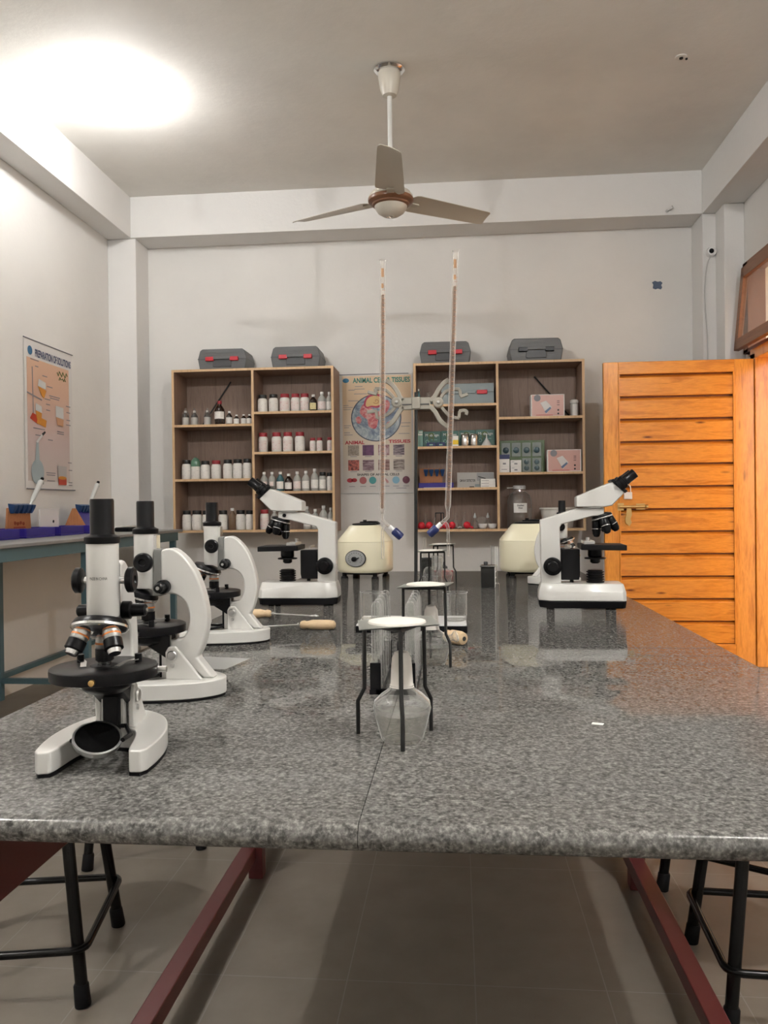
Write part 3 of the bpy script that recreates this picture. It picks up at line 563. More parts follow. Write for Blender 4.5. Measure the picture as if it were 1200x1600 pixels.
t,w=boxthing('small_box','tall white box with a navy lid in front of the green pack','box',.312,.388,1.315+T,.098,M['paper'],5.955,.07); MB().box(-w-.001,w+.001,-.001,.071,.098,.130).out('lid',M['navy'],t); MB().box(-.01,.012,-.001,0,.058,.07).box(-.02,.02,-.001,0,.02,.024).out('print_mark',M['grey_print'],t); MB().box(-w-.001,w+.001,-.0012,.07,.042,.044).out('fold_line',M['pale_print'],t)
for i in range(2):
    t,w=boxthing('small_box',['lower one of the two small white boxes stacked before the green pack','upper one of the two small white boxes stacked before the green pack'][i],'box',.396,.474,1.315+T+i*.045,.044,M['paper'],5.955,.06,'small white boxes stacked before the green pack'); MB().box(-.012,.010,-.001,0,.012,.022).box(-w*.8,-w*.3,-.001,0,.03,.033).out('print_mark',M['grey_print'],t)
zc=ZB-.008+.0185
t=thing('water_jar','large clear jar labelled distilled water on the bottom right shelf','jar',(.465,6.05,zc)); MB().lathe([(.084,0),(.088,.008),(.088,.20),(.075,.245),(.044,.272),(.040,.295)],(0,0,0),caps=False,seg=40).out('jar_glass',glass('jar_plastic',(.84,.82,.80),(.55,.53,.5),.5,.07,.5,.07,.4),t); MB().lathe([(.045,.29),(.046,.312),(.040,.316),(.001,.316)],(0,0,0)).out('lid',P('pale_lid',(.5,.5,.5),.4),t); MB().sweep([(-.04,0,.3),(-.09,0,.298)],[(-.003,-.01),(.003,-.01),(.003,.01),(-.003,.01)],(0,0,1)).out('lid_strap',P('strap',(.45,.44,.42),.4),t)
lbm=MB().lathe([(.0885,.115),(.0885,.185)],(0,0,0),(0,0,1),16,a0=R(-90-33),a1=R(-90+33)).out('paper_label',M['paper'],t)
text('Distilled',.048,.012,M['ink'],lbm,(0,-.0905,.168),bold=.02); text('Water',.034,.012,M['ink'],lbm,(0,-.0905,.150),bold=.02)
t=thing('plastic_tub','white plastic tub on the bottom right shelf behind the microscopes','tub',(.745,6.06,zc)); MB().lathe([(.105,0),(.108,.004),(.125,.142),(.122,.142),(.103,.006),(.001,.005)],(0,0,0),seg=40).out('tub_body',M['jar'],t); MB().lathe([(.125,.136),(.134,.138),(.134,.148),(.121,.15),(.121,.142)],(0,0,0),seg=40,caps=False).out('rim',M['jar'],t)

# ------------------------------------------------------------------ posters
def flat(B,name,mat,parent): return B.out(name,mat,parent)
def lines(t,spec,off,mat='grey_print'):
    for (x,z_,w_) in spec:
        flat(MB().box(x-w_/2,x+w_/2,-off-.0006,-off+.0001,z_-.0022,z_+.0022),'caption_line',M[mat],t)
PW,PH=.57,.925
po=thing('animal_tissues_poster','cream wall poster with a large round cell drawing between the two cabinets','poster',(-.615,YB-.004,1.652))
pm,ptt,pb=nt('poster_paper'); gv=ptt.nodes.new('ShaderNodeTexCoord'); sp_=ptt.nodes.new('ShaderNodeSeparateXYZ'); ptt.links.new(gv.outputs['Generated'],sp_.inputs[0]); ptt.links.new(ramp(ptt,sp_.outputs[2],[(0,(.62,.60,.58)),(.35,(.66,.58,.47)),(.8,(.66,.48,.30)),(1,(.70,.52,.34))]),pb.inputs['Base Color']); pb.inputs['Roughness'].default_value=.4
MB().box(-PW/2,PW/2,-.001,.001,-PH/2,PH/2).out('sheet',P('sheet_white',(.66,.64,.61),.4),po)
MB().box(-PW/2+.022,PW/2-.012,-.002,-.001,-PH/2+.03,PH/2-.012).out('printed_area',pm,po)
MB().cyl((-PW/2-.005,-.002,PH/2),(PW/2-.03,-.002,PH/2),.003,seg=10).out('top_rod',M['grey_print'],po); MB().cyl((-PW/2-.01,-.002,-PH/2),(PW/2,-.002,-PH/2),.003,seg=10).out('bottom_rod',M['pip'],po)
def PX(x,y): return ((x-525)/870*PW, (822-y)/1405*PH)   # scale of the poster's own drawing
GRN=P('poster_green',(.01,.20,.16),.5); RED=P('poster_red',(.42,.015,.03),.5)
def ptext(s,x0,x1,y0,y1,mat,bold=.02):
    a,b_=PX(x0,y0); c_,d_=PX(x1,y1); text(s,c_-a,b_-d_,mat,po,((a+c_)/2,-.0026,(b_+d_)/2),bold=bold,name='lettering')
ptext('ANIMAL CELL & TISSUES',250,930,160,222,GRN,.03); ptext('ANIMAL',148,382,902,945,RED,.035); ptext('TISSUES',668,928,897,937,RED,.035); ptext('SHAPES OF ANIMAL CELLS',290,792,1290,1318,M['ink'],.03)
def disc(name,cx,cy,rx,mat,off,parent=po,ry=None,seg=40):
    a,b_=PX(cx,cy); rx=rx/870*PW; ry=rx if ry is None else ry/1405*PH
    return MB().prism([(a+rx*cos(2*pi*i/seg),b_+ry*sin(2*pi*i/seg)) for i in range(seg)],-off-.0006,-off,'xz').out(name,mat,parent)
cm,ct,cbb=nt('cell_drawing'); v=tc(ct); n=noise(ct,v,9,5,.7,1.5); ct.links.new(ramp(ct,n.outputs['Fac'],[(.30,(.05,.07,.13)),(.45,(.17,.22,.29)),(.56,(.36,.42,.46)),(.72,(.62,.63,.62))]),cbb.inputs['Base Color']); cbb.inputs['Roughness'].default_value=.45
disc('print_cell',525,635,300,P('cell_rim',(.04,.05,.08),.5),.0024,ry=280); cell=disc('print_cell',525,635,288,cm,.0030,ry=269)
nm,ntt,nb=nt('reticulum_drawing'); v=tc(ntt); n=noise(ntt,v,24,4,.7,1.2); ntt.links.new(ramp(ntt,n.outputs['Fac'],[(.35,(.30,.02,.05)),(.5,(.58,.17,.17)),(.65,(.60,.42,.38))]),nb.inputs['Base Color'])
def blob(name,pts,mat,off):
    MB().prism([PX(*p) for p in smooth(pts,4,True)],-off-.0006,-off,'xz').out(name,mat,po)
blob('print_reticulum',[(330,560),(380,470),(470,520),(560,560),(640,430),(690,470),(660,560),(560,650),(520,760),(440,740),(420,660),(370,620)],nm,.0036)
blob('print_reticulum',[(280,640),(320,615),(350,660),(330,700),(295,690)],nm,.0036); blob('print_reticulum',[(650,700),(700,675),(745,690),(720,720),(670,720)],nm,.0036)
blob('print_nucleus',[(380,480),(395,420),(440,370),(520,352),(590,375),(625,430),(600,490),(540,520),(470,510),(410,520)],P('nucleus_rim',(.42,.03,.08),.5),.0042)
blob('print_nucleus',[(402,480),(415,425),(455,388),(520,375),(575,392),(602,430),(580,475),(530,497),(470,492),(420,505)],P('nucleus_fill',(.66,.45,.20),.5),.0048)
MB().tube([(PX(530+38*k_*cos(k_*9),440+32*k_*sin(k_*9))[0],-.0056,PX(530+38*k_*cos(k_*9),440+32*k_*sin(k_*9))[1]) for k_ in [i/24 for i in range(6,25)]],.0022,6).out('print_nucleolus',P('nucleolus_line',(.35,.12,.05),.5),po)
def tis(name,c1,c2,sc_,stretch=(1,1,1),rot=0):
    m_,t_,b_=nt(name); v=tc(t_,stretch,(0,rot,0)); n=noise(t_,v,sc_,3,.6,.5); t_.links.new(ramp(t_,n.outputs['Fac'],[(.38,c1),(.6,c2)]),b_.inputs['Base Color']); return m_
TS=[[tis('tissue_beige',(.22,.17,.13),(.40,.34,.28),120),tis('tissue_purple',(.08,.02,.08),(.14,.05,.13),25),tis('tissue_rose',(.26,.12,.13),(.5,.38,.38),25),tis('tissue_dark_fibre',(.03,.015,.03),(.35,.28,.3),16,(1,1,8),.1)],
    [tis('tissue_red_spots',(.12,.02,.02),(.55,.14,.10),60),tis('tissue_fibre',(.08,.02,.04),(.40,.30,.32),14,(1,1,6),-.3),tis('tissue_brown',(.15,.07,.06),(.35,.22,.2),18,(1,1,3),.6),tis('tissue_muscle',(.10,.07,.06),(.42,.36,.32),14,(1,1,5),0)]]
for r_,(y0,y1) in enumerate(((955,1078),(1130,1255))):
    for c_,(x0,x1) in enumerate(((184,315),(358,492),(545,678),(724,855))):
        a,b_=PX(x0,y0); c2,d2=PX(x1,y1); MB().box(a,c2,-.0030,-.002,d2,b_).out('tissue_picture',TS[r_][c_],po)
        lines(po,[(((a+c2)/2),d2-.008,(c2-a)*.6)],.0022)
for i,(x,mt) in enumerate(((228,RED),(360,P('cell_pink',(.42,.12,.12),.5)),(475,P('cell_teal',(.06,.30,.30),.5)),(640,P('cell_pale',(.5,.25,.25),.5)),(752,P('cell_blue',(.22,.42,.55),.5)),(873,P('cell_maroon',(.13,.03,.06),.5)))):
    if i==0: disc('cell_shape',205,1370,38,mt,.0024,ry=26); disc('cell_shape',255,1368,34,mt,.0024,ry=24)
    elif i==3: blob('cell_shape',[(622,1345),(640,1362),(660,1380),(668,1408),(655,1400),(648,1412),(632,1385),(618,1362)],mt,.0024)
    else: disc('cell_shape',x,1372,43,mt,.0024)
    a,b_=PX(x,1443); lines(po,[(a,b_,.045)],.0022)
disc('logo',167,190,38,P('logo_blue',(.03,.18,.33),.5),.0024,ry=27)
lines(po,[(*PX(320,262),.06),(*PX(235,303),.05),(*PX(330,293),.08),(*PX(340,350),.10),(*PX(255,430),.08),(*PX(165,485),.04),(*PX(190,508),.075),(*PX(180,532),.06),(*PX(180,722),.055),(*PX(170,745),.04),(*PX(175,806),.045),(*PX(192,832),.065),(*PX(875,702),.075),(*PX(870,742),.065),(*PX(855,826),.085),(*PX(815,1468),.08)],.0022)
# poster on the left wall (drawn in x' = distance along the wall)
p2=thing('solutions_poster','long pale poster of beakers and flasks hanging on the left wall','poster',(XL+.006,5.06,1.69),R(90)); W2,H2=.62,.935
MB().box(-W2/2,W2/2,-.001,.001,-H2/2,H2/2).out('sheet',P('poster_sheet',(.72,.70,.68),.35),p2)
pm2,pt2,pb2=nt('peach_print'); gv=pt2.nodes.new('ShaderNodeTexCoord'); s3=pt2.nodes.new('ShaderNodeSeparateXYZ'); pt2.links.new(gv.outputs['Generated'],s3.inputs[0]); pt2.links.new(ramp(pt2,s3.outputs[2],[(0,(.60,.54,.50)),(.35,(.60,.48,.46)),(.75,(.66,.42,.30)),(1,(.70,.44,.30))]),pb2.inputs['Base Color']); pb2.inputs['Roughness'].default_value=.4
MB().box(-W2/2+.03,W2/2-.05,-.002,-.001,-H2/2+.05,H2/2-.115).out('printed_area',pm2,p2)
MB().cyl((-W2/2-.005,-.002,H2/2),(W2/2+.01,-.002,H2/2),.004,seg=10).out('top_rod',M['grey_print'],p2); MB().cyl((-W2/2+.01,-.002,-H2/2),(W2/2+.02,-.002,-H2/2),.004,seg=10).out('bottom_rod',M['grey_print'],p2)
def Q(x,y):   # position on the poster from its own outline, 0..1 each way
    return (-W2/2+W2*x, H2/2-H2*y)
text('PREPARATION OF SOLUTIONS',.47,.050,P('poster_navy',(.02,.035,.12),.5),p2,(.055,-.0026,H2/2-.075),bold=.03)
NQ=[0]
def qp(name,pts,mat,off=.0024):
    NQ[0]+=1; off=.0024+NQ[0]*.0003
    MB().prism([Q(*p) for p in pts],-off-.0006,-off,'xz').out(name,mat,p2)
def el(cx,cy,rx,ry,n=28): return [(cx+rx*cos(2*pi*i/n),cy+ry*sin(2*pi*i/n)) for i in range(n)]
PB=P('print_pale_blue',(.38,.47,.50),.4); OR=P('print_amber',(.60,.25,.03),.4); RD=P('print_red_liquid',(.50,.05,.02),.4); PW_=P('print_glass_white',(.62,.63,.62),.4)
qp('logo',el(.11,.075,.045,.03),P('logo_blue_2',(.03,.14,.28),.5))
qp('print_stand',[(.14,.18),(.155,.18),(.165,.50),(.15,.50)],M['grey_print']); qp('print_stand',[(.04,.355),(.33,.385),(.33,.395),(.04,.365)],M['grey_print']); qp('print_hotplate',[(.10,.52),(.14,.49),(.26,.505),(.24,.56),(.09,.53)],RD); qp('print_hotplate',[(.24,.505),(.42,.525),(.40,.575),(.22,.555)],OR)
qp('print_flask',[(.27,.25),(.41,.265),(.41,.31),(.25,.30)],PW_); qp('print_flask',[(.25,.30),(.42,.32),(.37,.375),(.33,.365)],OR)
qp('print_beaker',[(.20,.42),(.32,.435),(.32,.48),(.20,.47)],PW_); qp('print_beaker',[(.20,.47),(.32,.48),(.31,.535),(.22,.525)],OR)
qp('print_beaker',[(.61,.405),(.78,.41),(.78,.49),(.61,.485)],PW_); qp('print_beaker',[(.62,.485),(.78,.495),(.77,.545),(.64,.54)],P('print_peach',(.62,.33,.18),.4))
qp('print_flask',el(.22,.885,.125,.085),PB); qp('print_flask',[(.20,.68),(.24,.68),(.26,.83),(.17,.83)],PB); qp('print_pipette',[(.19,.68),(.33,.615),(.36,.62),(.22,.69)],PW_); qp('print_pipette',[(.31,.62),(.37,.60),(.39,.61),(.33,.635)],M['ink'])
qp('print_beaker',[(.63,.83),(.83,.83),(.82,.92),(.64,.92)],P('print_beaker_glass',(.48,.46,.45),.4)); qp('print_beaker',[(.64,.915),(.82,.915),(.82,.965),(.65,.965)],RD); qp('print_beaker',el(.73,.915,.09,.012),OR,.003)
MB().tube([(*[Q(.66,.165)[0]],-.003,Q(.66,.165)[1])]+[(Q(.66+.025*i,.17+.02*sin(i*2.1))[0],-.003,Q(.66+.025*i,.17+.02*sin(i*2.1))[1]) for i in range(1,10)],.003,6).tube([(Q(.70+.02*i,.205+.012*cos(i*2.6))[0],-.003,Q(.70+.02*i,.205+.012*cos(i*2.6))[1]) for i in range(8)],.003,6).out('script_lettering',M['green_ink'],p2)
def l2(spec): 
    for x,y,w_ in spec: a,b_=Q(x,y); MB().box(a-w_/2,a+w_/2,-.0028,-.002,b_-.003,b_+.003).out('caption_line',M['grey_print'],p2)
l2([(.20,.13,.10),(.24,.17,.04),(.40,.22,.06),(.50,.285,.07),(.60,.345,.14),(.60,.36,.12),(.90,.39,.06),(.45,.375,.07),(.46,.41,.05),(.46,.45,.05),(.90,.435,.05),(.90,.49,.05),(.90,.525,.06),(.27,.59,.14),(.27,.635,.09),(.72,.585,.09),(.72,.60,.09),(.50,.655,.06),(.92,.80,.05),(.93,.855,.05),(.50,.885,.12),(.50,.90,.11),(.50,.94,.10),(.93,.945,.05),(.93,.965,.05)])

# ------------------------------------------------------------------ side bench with blue frame
zb_=.932
be=thing('side_bench','long wall bench with a grey stone top on a blue-grey steel frame, left wall','bench',(-2.35,4.0,0))
bx=lambda *a: (a[0]+2.35,a[1]+2.35,a[2]-4,a[3]-4,a[4],a[5])
MB().box(*bx(XL+.002,-2.05,1.6,5.90,zb_-.018,zb_)).out('bench_top',M['terrazzo'],be,bevel=.004)
MB().box(*bx(-2.11,-2.075,1.62,5.86,zb_-.082,zb_-.018)).box(*bx(XL+.01,XL+.045,1.62,5.86,zb_-.082,zb_-.018)).box(*bx(XL+.045,-2.11,5.82,5.86,zb_-.082,zb_-.018)).out('apron',M['blue_paint'],be,bevel=.002)
for y_ in (1.7,3.0,4.37,5.78):
    for x_ in (-2.115,XL+.012): MB().box(*bx(x_,x_+.04,y_,y_+.04,0,zb_-.082)).out('leg',M['blue_paint'],be,bevel=.003)
for y_ in (1.7,3.0,4.37,5.78): MB().box(*bx(XL+.052,-2.115,y_+.005,y_+.035,.10,.13)).out('stretcher',M['blue_paint'],be)
MB().box(*bx(XL+.017,XL+.047,1.74,5.78,.12,.15)).out('long_stretcher',M['blue_paint'],be)
def rack(loc,label,kind):
    t=thing('pipette_rack',label,'pipette rack',loc,R(90),'pipette racks on the side bench')
    W=.32 if kind!='panel' else .30
    MB().box(-W/2,W/2,-.10,.10,0,.012).box(-W/2,W/2,-.10,-.092,.012,.055).box(-W/2,W/2,.092,.10,.012,.055).box(-W/2,-W/2+.008,-.092,.092,.012,.055).box(W/2-.008,W/2,-.092,.092,.012,.055).out('tray',M['blue_tray'],t,bevel=.002)
    if kind=='brown':
        MB().prism([(-.135,.012),(.135,.012),(.115,.17),(-.115,.17)],.03,.042,'xz').out('back_board',M['board'],t,bevel=.002)
        s=MB()
        for i in range(4): s.ring((-.05+.01*i*3,.028,.085-.005*(i%2)),.006,.010,.0015,(0,-1,0),10)
        s.box(-.06,.06,.0285,.0300,.055,.062).out('red_print',P('board_red_print',(.30,.03,.02),.5),t)
        hookrow(t,5,.24,.175,.02)
    if kind=='blue':
        MB().add([(-.14,-.07,.03),(.14,-.07,.03),(.115,.02,.165),(-.115,.02,.165),(-.14,-.062,.03),(.14,-.062,.03),(.115,.028,.165),(-.115,.028,.165)],[(0,1,2,3),(4,7,6,5),(0,4,5,1),(1,5,6,2),(2,6,7,3),(3,7,4,0)]).out('sloping_panel',M['blue_tray'],t,bevel=.003)
        MB().prism([(-.09,.012),(.09,.012),(.02,.165),(.0,.165)],-.150,-.140,'yz').out('side_board',M['board'],t)
        hookrow(t,5,.22,.172,.01)
    if kind=='panel':
        MB().box(-.13,.10,.04,.05,.012,.165).out('back_plate',M['porcelain'],t,bevel=.002); MB().lathe([(.009,0),(.009,.002)],(.03,.04,.085),(0,-1,0),16).out('slot',M['ink'],t)
    return t
xr=-2.47
rack((xr,4.03,zb_),'brown-backed pipette rack cut off by the left edge of the picture','brown')
rack((xr,4.42,zb_),'brown-backed pipette rack with a red print and one pipette, left bench','brown')
rack((xr,4.80,zb_),'blue tray with a white back plate, between the brown rack and the blue rack','panel')
rack((xr,5.19,zb_),'pipette rack with a sloping blue panel below the wall poster','blue')
def pip(loc,label,rz):
    t=thing('pipette',label,'pipette',loc,rz,'pipettes leaning on the racks')
    d_=Vector((.72,0,.80)).normalized(); p=lambda k_: tuple(d_*k_)
    MB().lathe([(.006,0),(.008,.03),(.0135,.05),(.015,.15),(.016,.19),(.012,.2)],(0,0,0),d_).out('barrel',M['pip'],t)
    MB().lathe([(.005,.2),(.005,.212),(.010,.214),(.010,.222),(.002,.226)],(0,0,0),d_).out('plunger',M['black_plastic'],t)
    MB().tube([p(.185),tuple(d_*.19+Vector((.028,0,.0))),tuple(d_*.175+Vector((.036,0,0)))],.004,8).out('finger_hook',M['black_plastic'],t)
    MB().cyl(p(-.06),p(0),.0025,.006,12).out('tip_cone',M['pip'],t)
pip((-2.48,4.50,1.115),'grey pipette leaning on the brown rack of the left bench',R(90))
pip((-2.48,5.26,1.115),'grey pipette with two finger hooks leaning on the blue rack',R(90))
t=thing('instrument_pouch','black zipped pouch lying on the side bench beside the papers','pouch',(-2.28,5.46,zb_),R(80)); MB().box(-.10,.10,-.06,.06,0,.030).out('pouch_body',M['black_matte'],t,bevel=.010); MB().box(.06,.098,-.063,.0,.004,.02).out('green_edge',P('pouch_green',(.01,.09,.04),.4),t)
for i in range(3): tag(MB().at(-2.46,5.70,zb_+i*.012,rz=R(80+5*i)).box(-.15,.15,-.09,.09,.0,.011).out('paper_stack',M['paper']),['lowest','middle','uppermost'][i]+' pile of white papers at the far end of the side bench','papers','paper piles on the side bench')

# ------------------------------------------------------------------ main table
ZT=.78
tb=thing('laboratory_table','long laboratory table with a speckled grey granite top on a maroon frame','table',(-.06,2.3,0))
tx=lambda x0,x1,y0,y1,z0,z1:(x0+.06,x1+.06,y0-2.3,y1-2.3,z0,z1)
# slab with rounded nose: profile in y,z swept across x, joint between two slabs at x=-.11
def slab(x0,x1,name):
    y0,y1,z0,z1=.770-2.3,3.80-2.3,ZT-.027,ZT
    nose=[(y0+.013*(1-sin(pi*k_/10)) if True else 0,(z0+z1)/2-.0135*cos(pi*k_/10)) for k_ in range(11)]
    back=[(y1-.006,z1),(y1,z1-.006),(y1,z0+.004),(y1-.004,z0)]
    return MB().prism(nose+back,x0+.06,x1+.06).out(name,M['granite'],tb,ang=50)
slab(-.68,-.0992,'granite_slab'); slab(-.0984,.56,'granite_slab')
MB().box(*tx(-.620,.520,.86,.90,ZT-.056,ZT-.026)).box(*tx(-.620,.520,3.55,3.59,ZT-.066,ZT-.026)).out('end_rail',M['maroon'],tb,bevel=.002)
MB().box(*tx(-.620,-.585,.90,3.55,ZT-.19,ZT-.026)).out('side_apron',M['maroon'],tb,bevel=.002); MB().box(*tx(.485,.520,.90,3.55,ZT-.19,ZT-.026)).out('side_apron',M['maroon'],tb,bevel=.002)
for y_ in (.86,2.31,3.55):
    for x_ in (-.62,.475): MB().box(*tx(x_,x_+.042,y_,y_+.042,0,ZT-.05)).out('leg',M['maroon'],tb,bevel=.003)
MB().box(*tx(-.640,-.598,.90,3.55,.055,.095)).out('foot_rail',M['maroon'],tb,bevel=.003); MB().box(*tx(.470,.512,.90,3.55,.055,.095)).out('foot_rail',M['maroon'],tb,bevel=.003)
# ------------------------------------------------------------------ stools
def stool():
    t=thing('lab_stool','x','stool',(0,0,0),0,'black steel stools round the table')
    MB().lathe([(.145,.485),(.160,.490),(.162,.505),(.155,.518),(.12,.522),(.001,.522)],(0,0,0),seg=40).out('seat',M['black_matte'],t)
    a=.172; b_=.118
    for sx in (-1,1):
        for sy in (-1,1):
            lg=MB().tube([(sx*a,sy*a,.012),(sx*b_,sy*b_,.488)],.0135,14).out('leg',M['stool'],t)
            MB().lathe([(.0165,0),(.0175,.004),(.0165,.045),(.014,.05)],(sx*a,sy*a,0),Vector((sx*(b_-a),sy*(b_-a),.476))).out('rubber_foot',M['black_matte'],lg)
    q=.178; pts=[]
    for cx,cy,s0 in ((1,1,0),(-1,1,90),(-1,-1,180),(1,-1,270)):
        for k_ in range(5): an=R(s0+k_*22.5); pts.append((cx*(q-.03)+.03*cos(an),cy*(q-.03)+.03*sin(an),.125))
    pts.append(pts[0]); MB().tube(pts,.009,10).out('foot_ring',M['stool'],t)
    return t
st=stool(); place(st,(-1.03,1.83,0),R(11)); st['label']='black stool at the lower left, nearest to the camera on that side'
dup(st,(-1.06,2.57,0),R(30),'black stool mostly hidden behind the left side of the table')
dup(st,(.73,1.87,0),R(-3),'black stool at the lower right, nearest to the camera on that side')
dup(st,(.80,2.38,0),R(-31),'black stool behind the nearest right-hand stool')

# ------------------------------------------------------------------ monocular microscope (front = -y)
HS=.985
def mono():
    t=thing('monocular_microscope','x','microscope',(0,0,0),0,'white monocular microscopes')
    outer=[(.065,-.052),(.069,-.02),(.069,.02),(.062,.062),(.047,.100),(.022,.127),(0,.134)]
    inner=[(0,.040),(.018,.036),(.030,.022),(.037,-.005),(.042,-.045),(.046,-.060)]
    half=smooth(outer,4)+[]; inn=smooth(inner,4)
    poly=half[::1]+[(-x,y) for x,y in reversed(half[:-1])]+[(-x,y) for x,y in reversed(inn)]+inn[1:]
    poly=[(.059,-.062)]+poly[:len(half)*2-1]+[(-.059,-.062)]+poly[len(half)*2-1:]
    MB().prism(poly,.004,.030,'xy').out('horseshoe_base',M['white_enamel'],t,bevel=.004,seg=3)
    MB().prism([(x*.985,y*.985+.0006) for x,y in poly],0,.004,'xy').out('rubber_sole',M['black_matte'],t)
    for sx in (-1,1):
        MB().prism([(.040,.029),(.040,.074),(.045,.083),(.057,.084),(.064,.076),(.102,.029)],sx*.021-.004,sx*.021+.004).out('pillar_plate',M['white_enamel'],t,bevel=.0025)
        MB().lathe([(.008,0),(.0085,.002),(.007,.004),(.001,.0045)],(sx*.025,.052,.069),(sx,0,0),24).lathe([(.004,0),(.0035,.002),(.001,.0022)],(sx*.025,.052,.053),(sx,0,0),16).out('pivot_screw',M['steel'],t)
    arm=smooth([(.030,.241),(.052,.243),(.079,.219),(.098,.180),(.1075,.131),(.101,.088),(.090,.064)],4)+[(.118,.030),(.100,.030),(.080,.046),(.052,.044),(.043,.060),(.041,.093)]+smooth([(.052,.093),(.066,.097),(.075,.112),(.077,.135),(.070,.155),(.054,.167),(.030,.169)],4)
    MB().prism(arm,-.0135,.0135).out('curved_arm',M['white_enamel'],t,bevel=.004,seg=3)
    MB().prism([(.015,.165),(.031,.165),(.031,.243),(.018,.243)],-.0125,.0125).out('focus_block',M['grey_enamel'],t,bevel=.002)
    MB().box(-.009,.009,.016,.022,.17,.266).out('rack_plate',M['chrome'],t,bevel=.001)
    MB().lathe([(.0185,.178),(.0193,.180),(.0193,.268)],(0,0,0),seg=48).out('body_tube',M['white_enamel'],t)
    MB().lathe([(.0205,.268),(.0212,.269),(.0212,.276),(.0150,.279),(.0143,.281),(.0143,.320),(.0136,.3225),(.010,.3225),(.0095,.318),(.001,.318)],(0,0,0),seg=48).out('eyepiece',M['black_plastic'],t)
    for sx in (-1,1):
        kb=MB().cyl((sx*.012,.008,.222),(sx*.03,.008,.222),.005,seg=16).out('coarse_shaft',M['chrome'],t)
        MB().lathe([(.013,0),(.0158,.002),(.0158,.008),(.0135,.0100),(.006,.0100),(.005,.008),(.001,.008)],(sx*.027,.008,.222),(sx,0,0),32).out('coarse_knob',M['black_plastic'],t)
        MB().lathe([(.0115,0),(.0115,.010),(.0085,.012),(.008,.028),(.006,.030),(.001,.030)],(sx*.0135,.036,.181),(sx,0,0),28).out('fine_knob',M['black_plastic'],t)
        MB().lathe([(.003,0),(.003,.001)],(sx*.0435,.036,.181),(sx,0,0),12).out('knob_screw',M['steel'],t)
    th_=R(20); C=Vector((0,-.012,.171)); n_=Vector((0,-sin(th_),-cos(th_))); v_=Vector((0,cos(th_),-sin(th_))); u_=Vector((1,0,0))
    MB().lathe([(.020,-.006),(.030,-.004),(.033,.001),(.0335,.006),(.031,.0085)],C,n_,40).out('nosepiece',M['black_plastic'],t)
    MB().lathe([(.0338,.003),(.0342,.006),(.030,.010),(.016,.015),(.001,.016)],C,n_,40).out('nosepiece_ring',M['chrome'],t)
    for ph in (0,122,-122):
        a=cos(R(ph))*v_+sin(R(ph))*u_; dd=(cos(th_)*n_+sin(th_)*a).normalized(); b0=C+a*.018+n_*.006
        L=.042 if ph==0 else .036
        ob=MB().lathe([(.0105,0),(.0108,L*.45),(.0095,L*.5)],b0,dd,28).out('objective',M['steel'],t)
        MB().lathe([(.0110,L*.30),(.0111,L*.36)],b0,dd,28).out('colour_ring',M['orange'],ob)
        MB().lathe([(.0112,L*.5),(.0112,L*.82),(.009,L*.86),(.001,L*.86)],b0,dd,28).out('objective_sleeve',M['black_plastic'],ob)
        MB().lathe([(.0085,L*.85),(.007,L),(.004,L),(.001,L*.99)],b0,dd,24).out('objective_tip',M['chrome'],ob)
    stg=MB().lathe([(.060,.1035),(.0635,.1045),(.064,.114),(.0635,.117),(.061,.118),(.001,.118)],(0,0,0),seg=64).out('stage',M['black_plastic'],t)
    MB().ring((0,0,.1181),.008,.0165,.0003,(0,0,1),32).out('stage_opening',M['black_matte'],stg)
    for sx in (-1,1):
        MB().sweep([(sx*.036,.022,.1215),(sx*.026,.004,.1215),(sx*.020,-.016,.1190)],[(-.0006,-.0035),(.0006,-.0035),(.0006,.0035),(-.0006,.0035)],(0,0,1)).out('stage_clip',M['chrome'],stg)
        MB().cyl((sx*.036,.022,.118),(sx*.036,.022,.128),.0045,seg=16).out('clip_post',M['black_plastic'],stg)
    MB().lathe([(.0038,0),(.0036,.004),(.001,.0045)],(.006,-.0635,.110),(0,-1,0),16).out('brass_stud',M['brass'],stg)
    MB().cyl((.063,.010,.110),(.074,.010,.110),.0038,seg=14).out('side_stud',M['steel'],stg)
    MB().lathe([(.022,.084),(.030,.090),(.032,.1035)],(0,.008,0),seg=32).prism([(.0,.088),(.045,.060),(.045,.1035),(0,.1035)],-.020,.020).out('substage_block',M['black_plastic'],t,bevel=.002)
    MB().box(-.0105,.0105,.024,.046,.030,.105).out('mirror_post',M['black_matte'],t,bevel=.002)
    MB().box(-.0135,-.0108,.030,.046,.030,.100).box(.0108,.0135,.030,.046,.030,.100).out('post_trim',M['white_enamel'],t)
    mn=Vector((.22,-.42,.88)).normalized(); mc=Vector((0,-.030,.034))
    mr=MB().lathe([(.001,-.003),(.027,-.003),(.0285,0),(.0285,.005),(.026,.0055)],mc,mn,40,caps=False).out('mirror_frame',M['steel'],t)
    MB().lathe([(.0258,.004),(.0255,.0046),(.001,.0046)],mc,mn,40).out('mirror_glass',M['mirror'],mr)
    MB().tube([(-.030,-.030,.034),(-.031,.0,.032),(-.018,.026,.036),(.018,.026,.036),(.031,.0,.032),(.030,-.030,.034)],.0028,8).out('mirror_fork',M['black_plastic'],t)
    tx_=text('MADE IN CHINA',.022,.0036,M['ink'],t,(0,-.01945,.226))
    me=tx_.data
    for v in me.vertices:
        a=v.co.x/.0195; v.co.x=.0196*sin(a); v.co.z=-(.0196-.0196*cos(a))
    return t
mc_=mono(); place(mc_,(-.434,.955,ZT),R(7)); mc_['label']='nearest white monocular microscope at the front left, seen from its front'
dup(mc_,(-.518,1.305,ZT),R(-90),'second white monocular microscope from the front, in profile with a curved arm')
dup(mc_,(-.568,1.835,ZT),R(-90),'third white monocular microscope, in profile before the grey binocular one on the left')
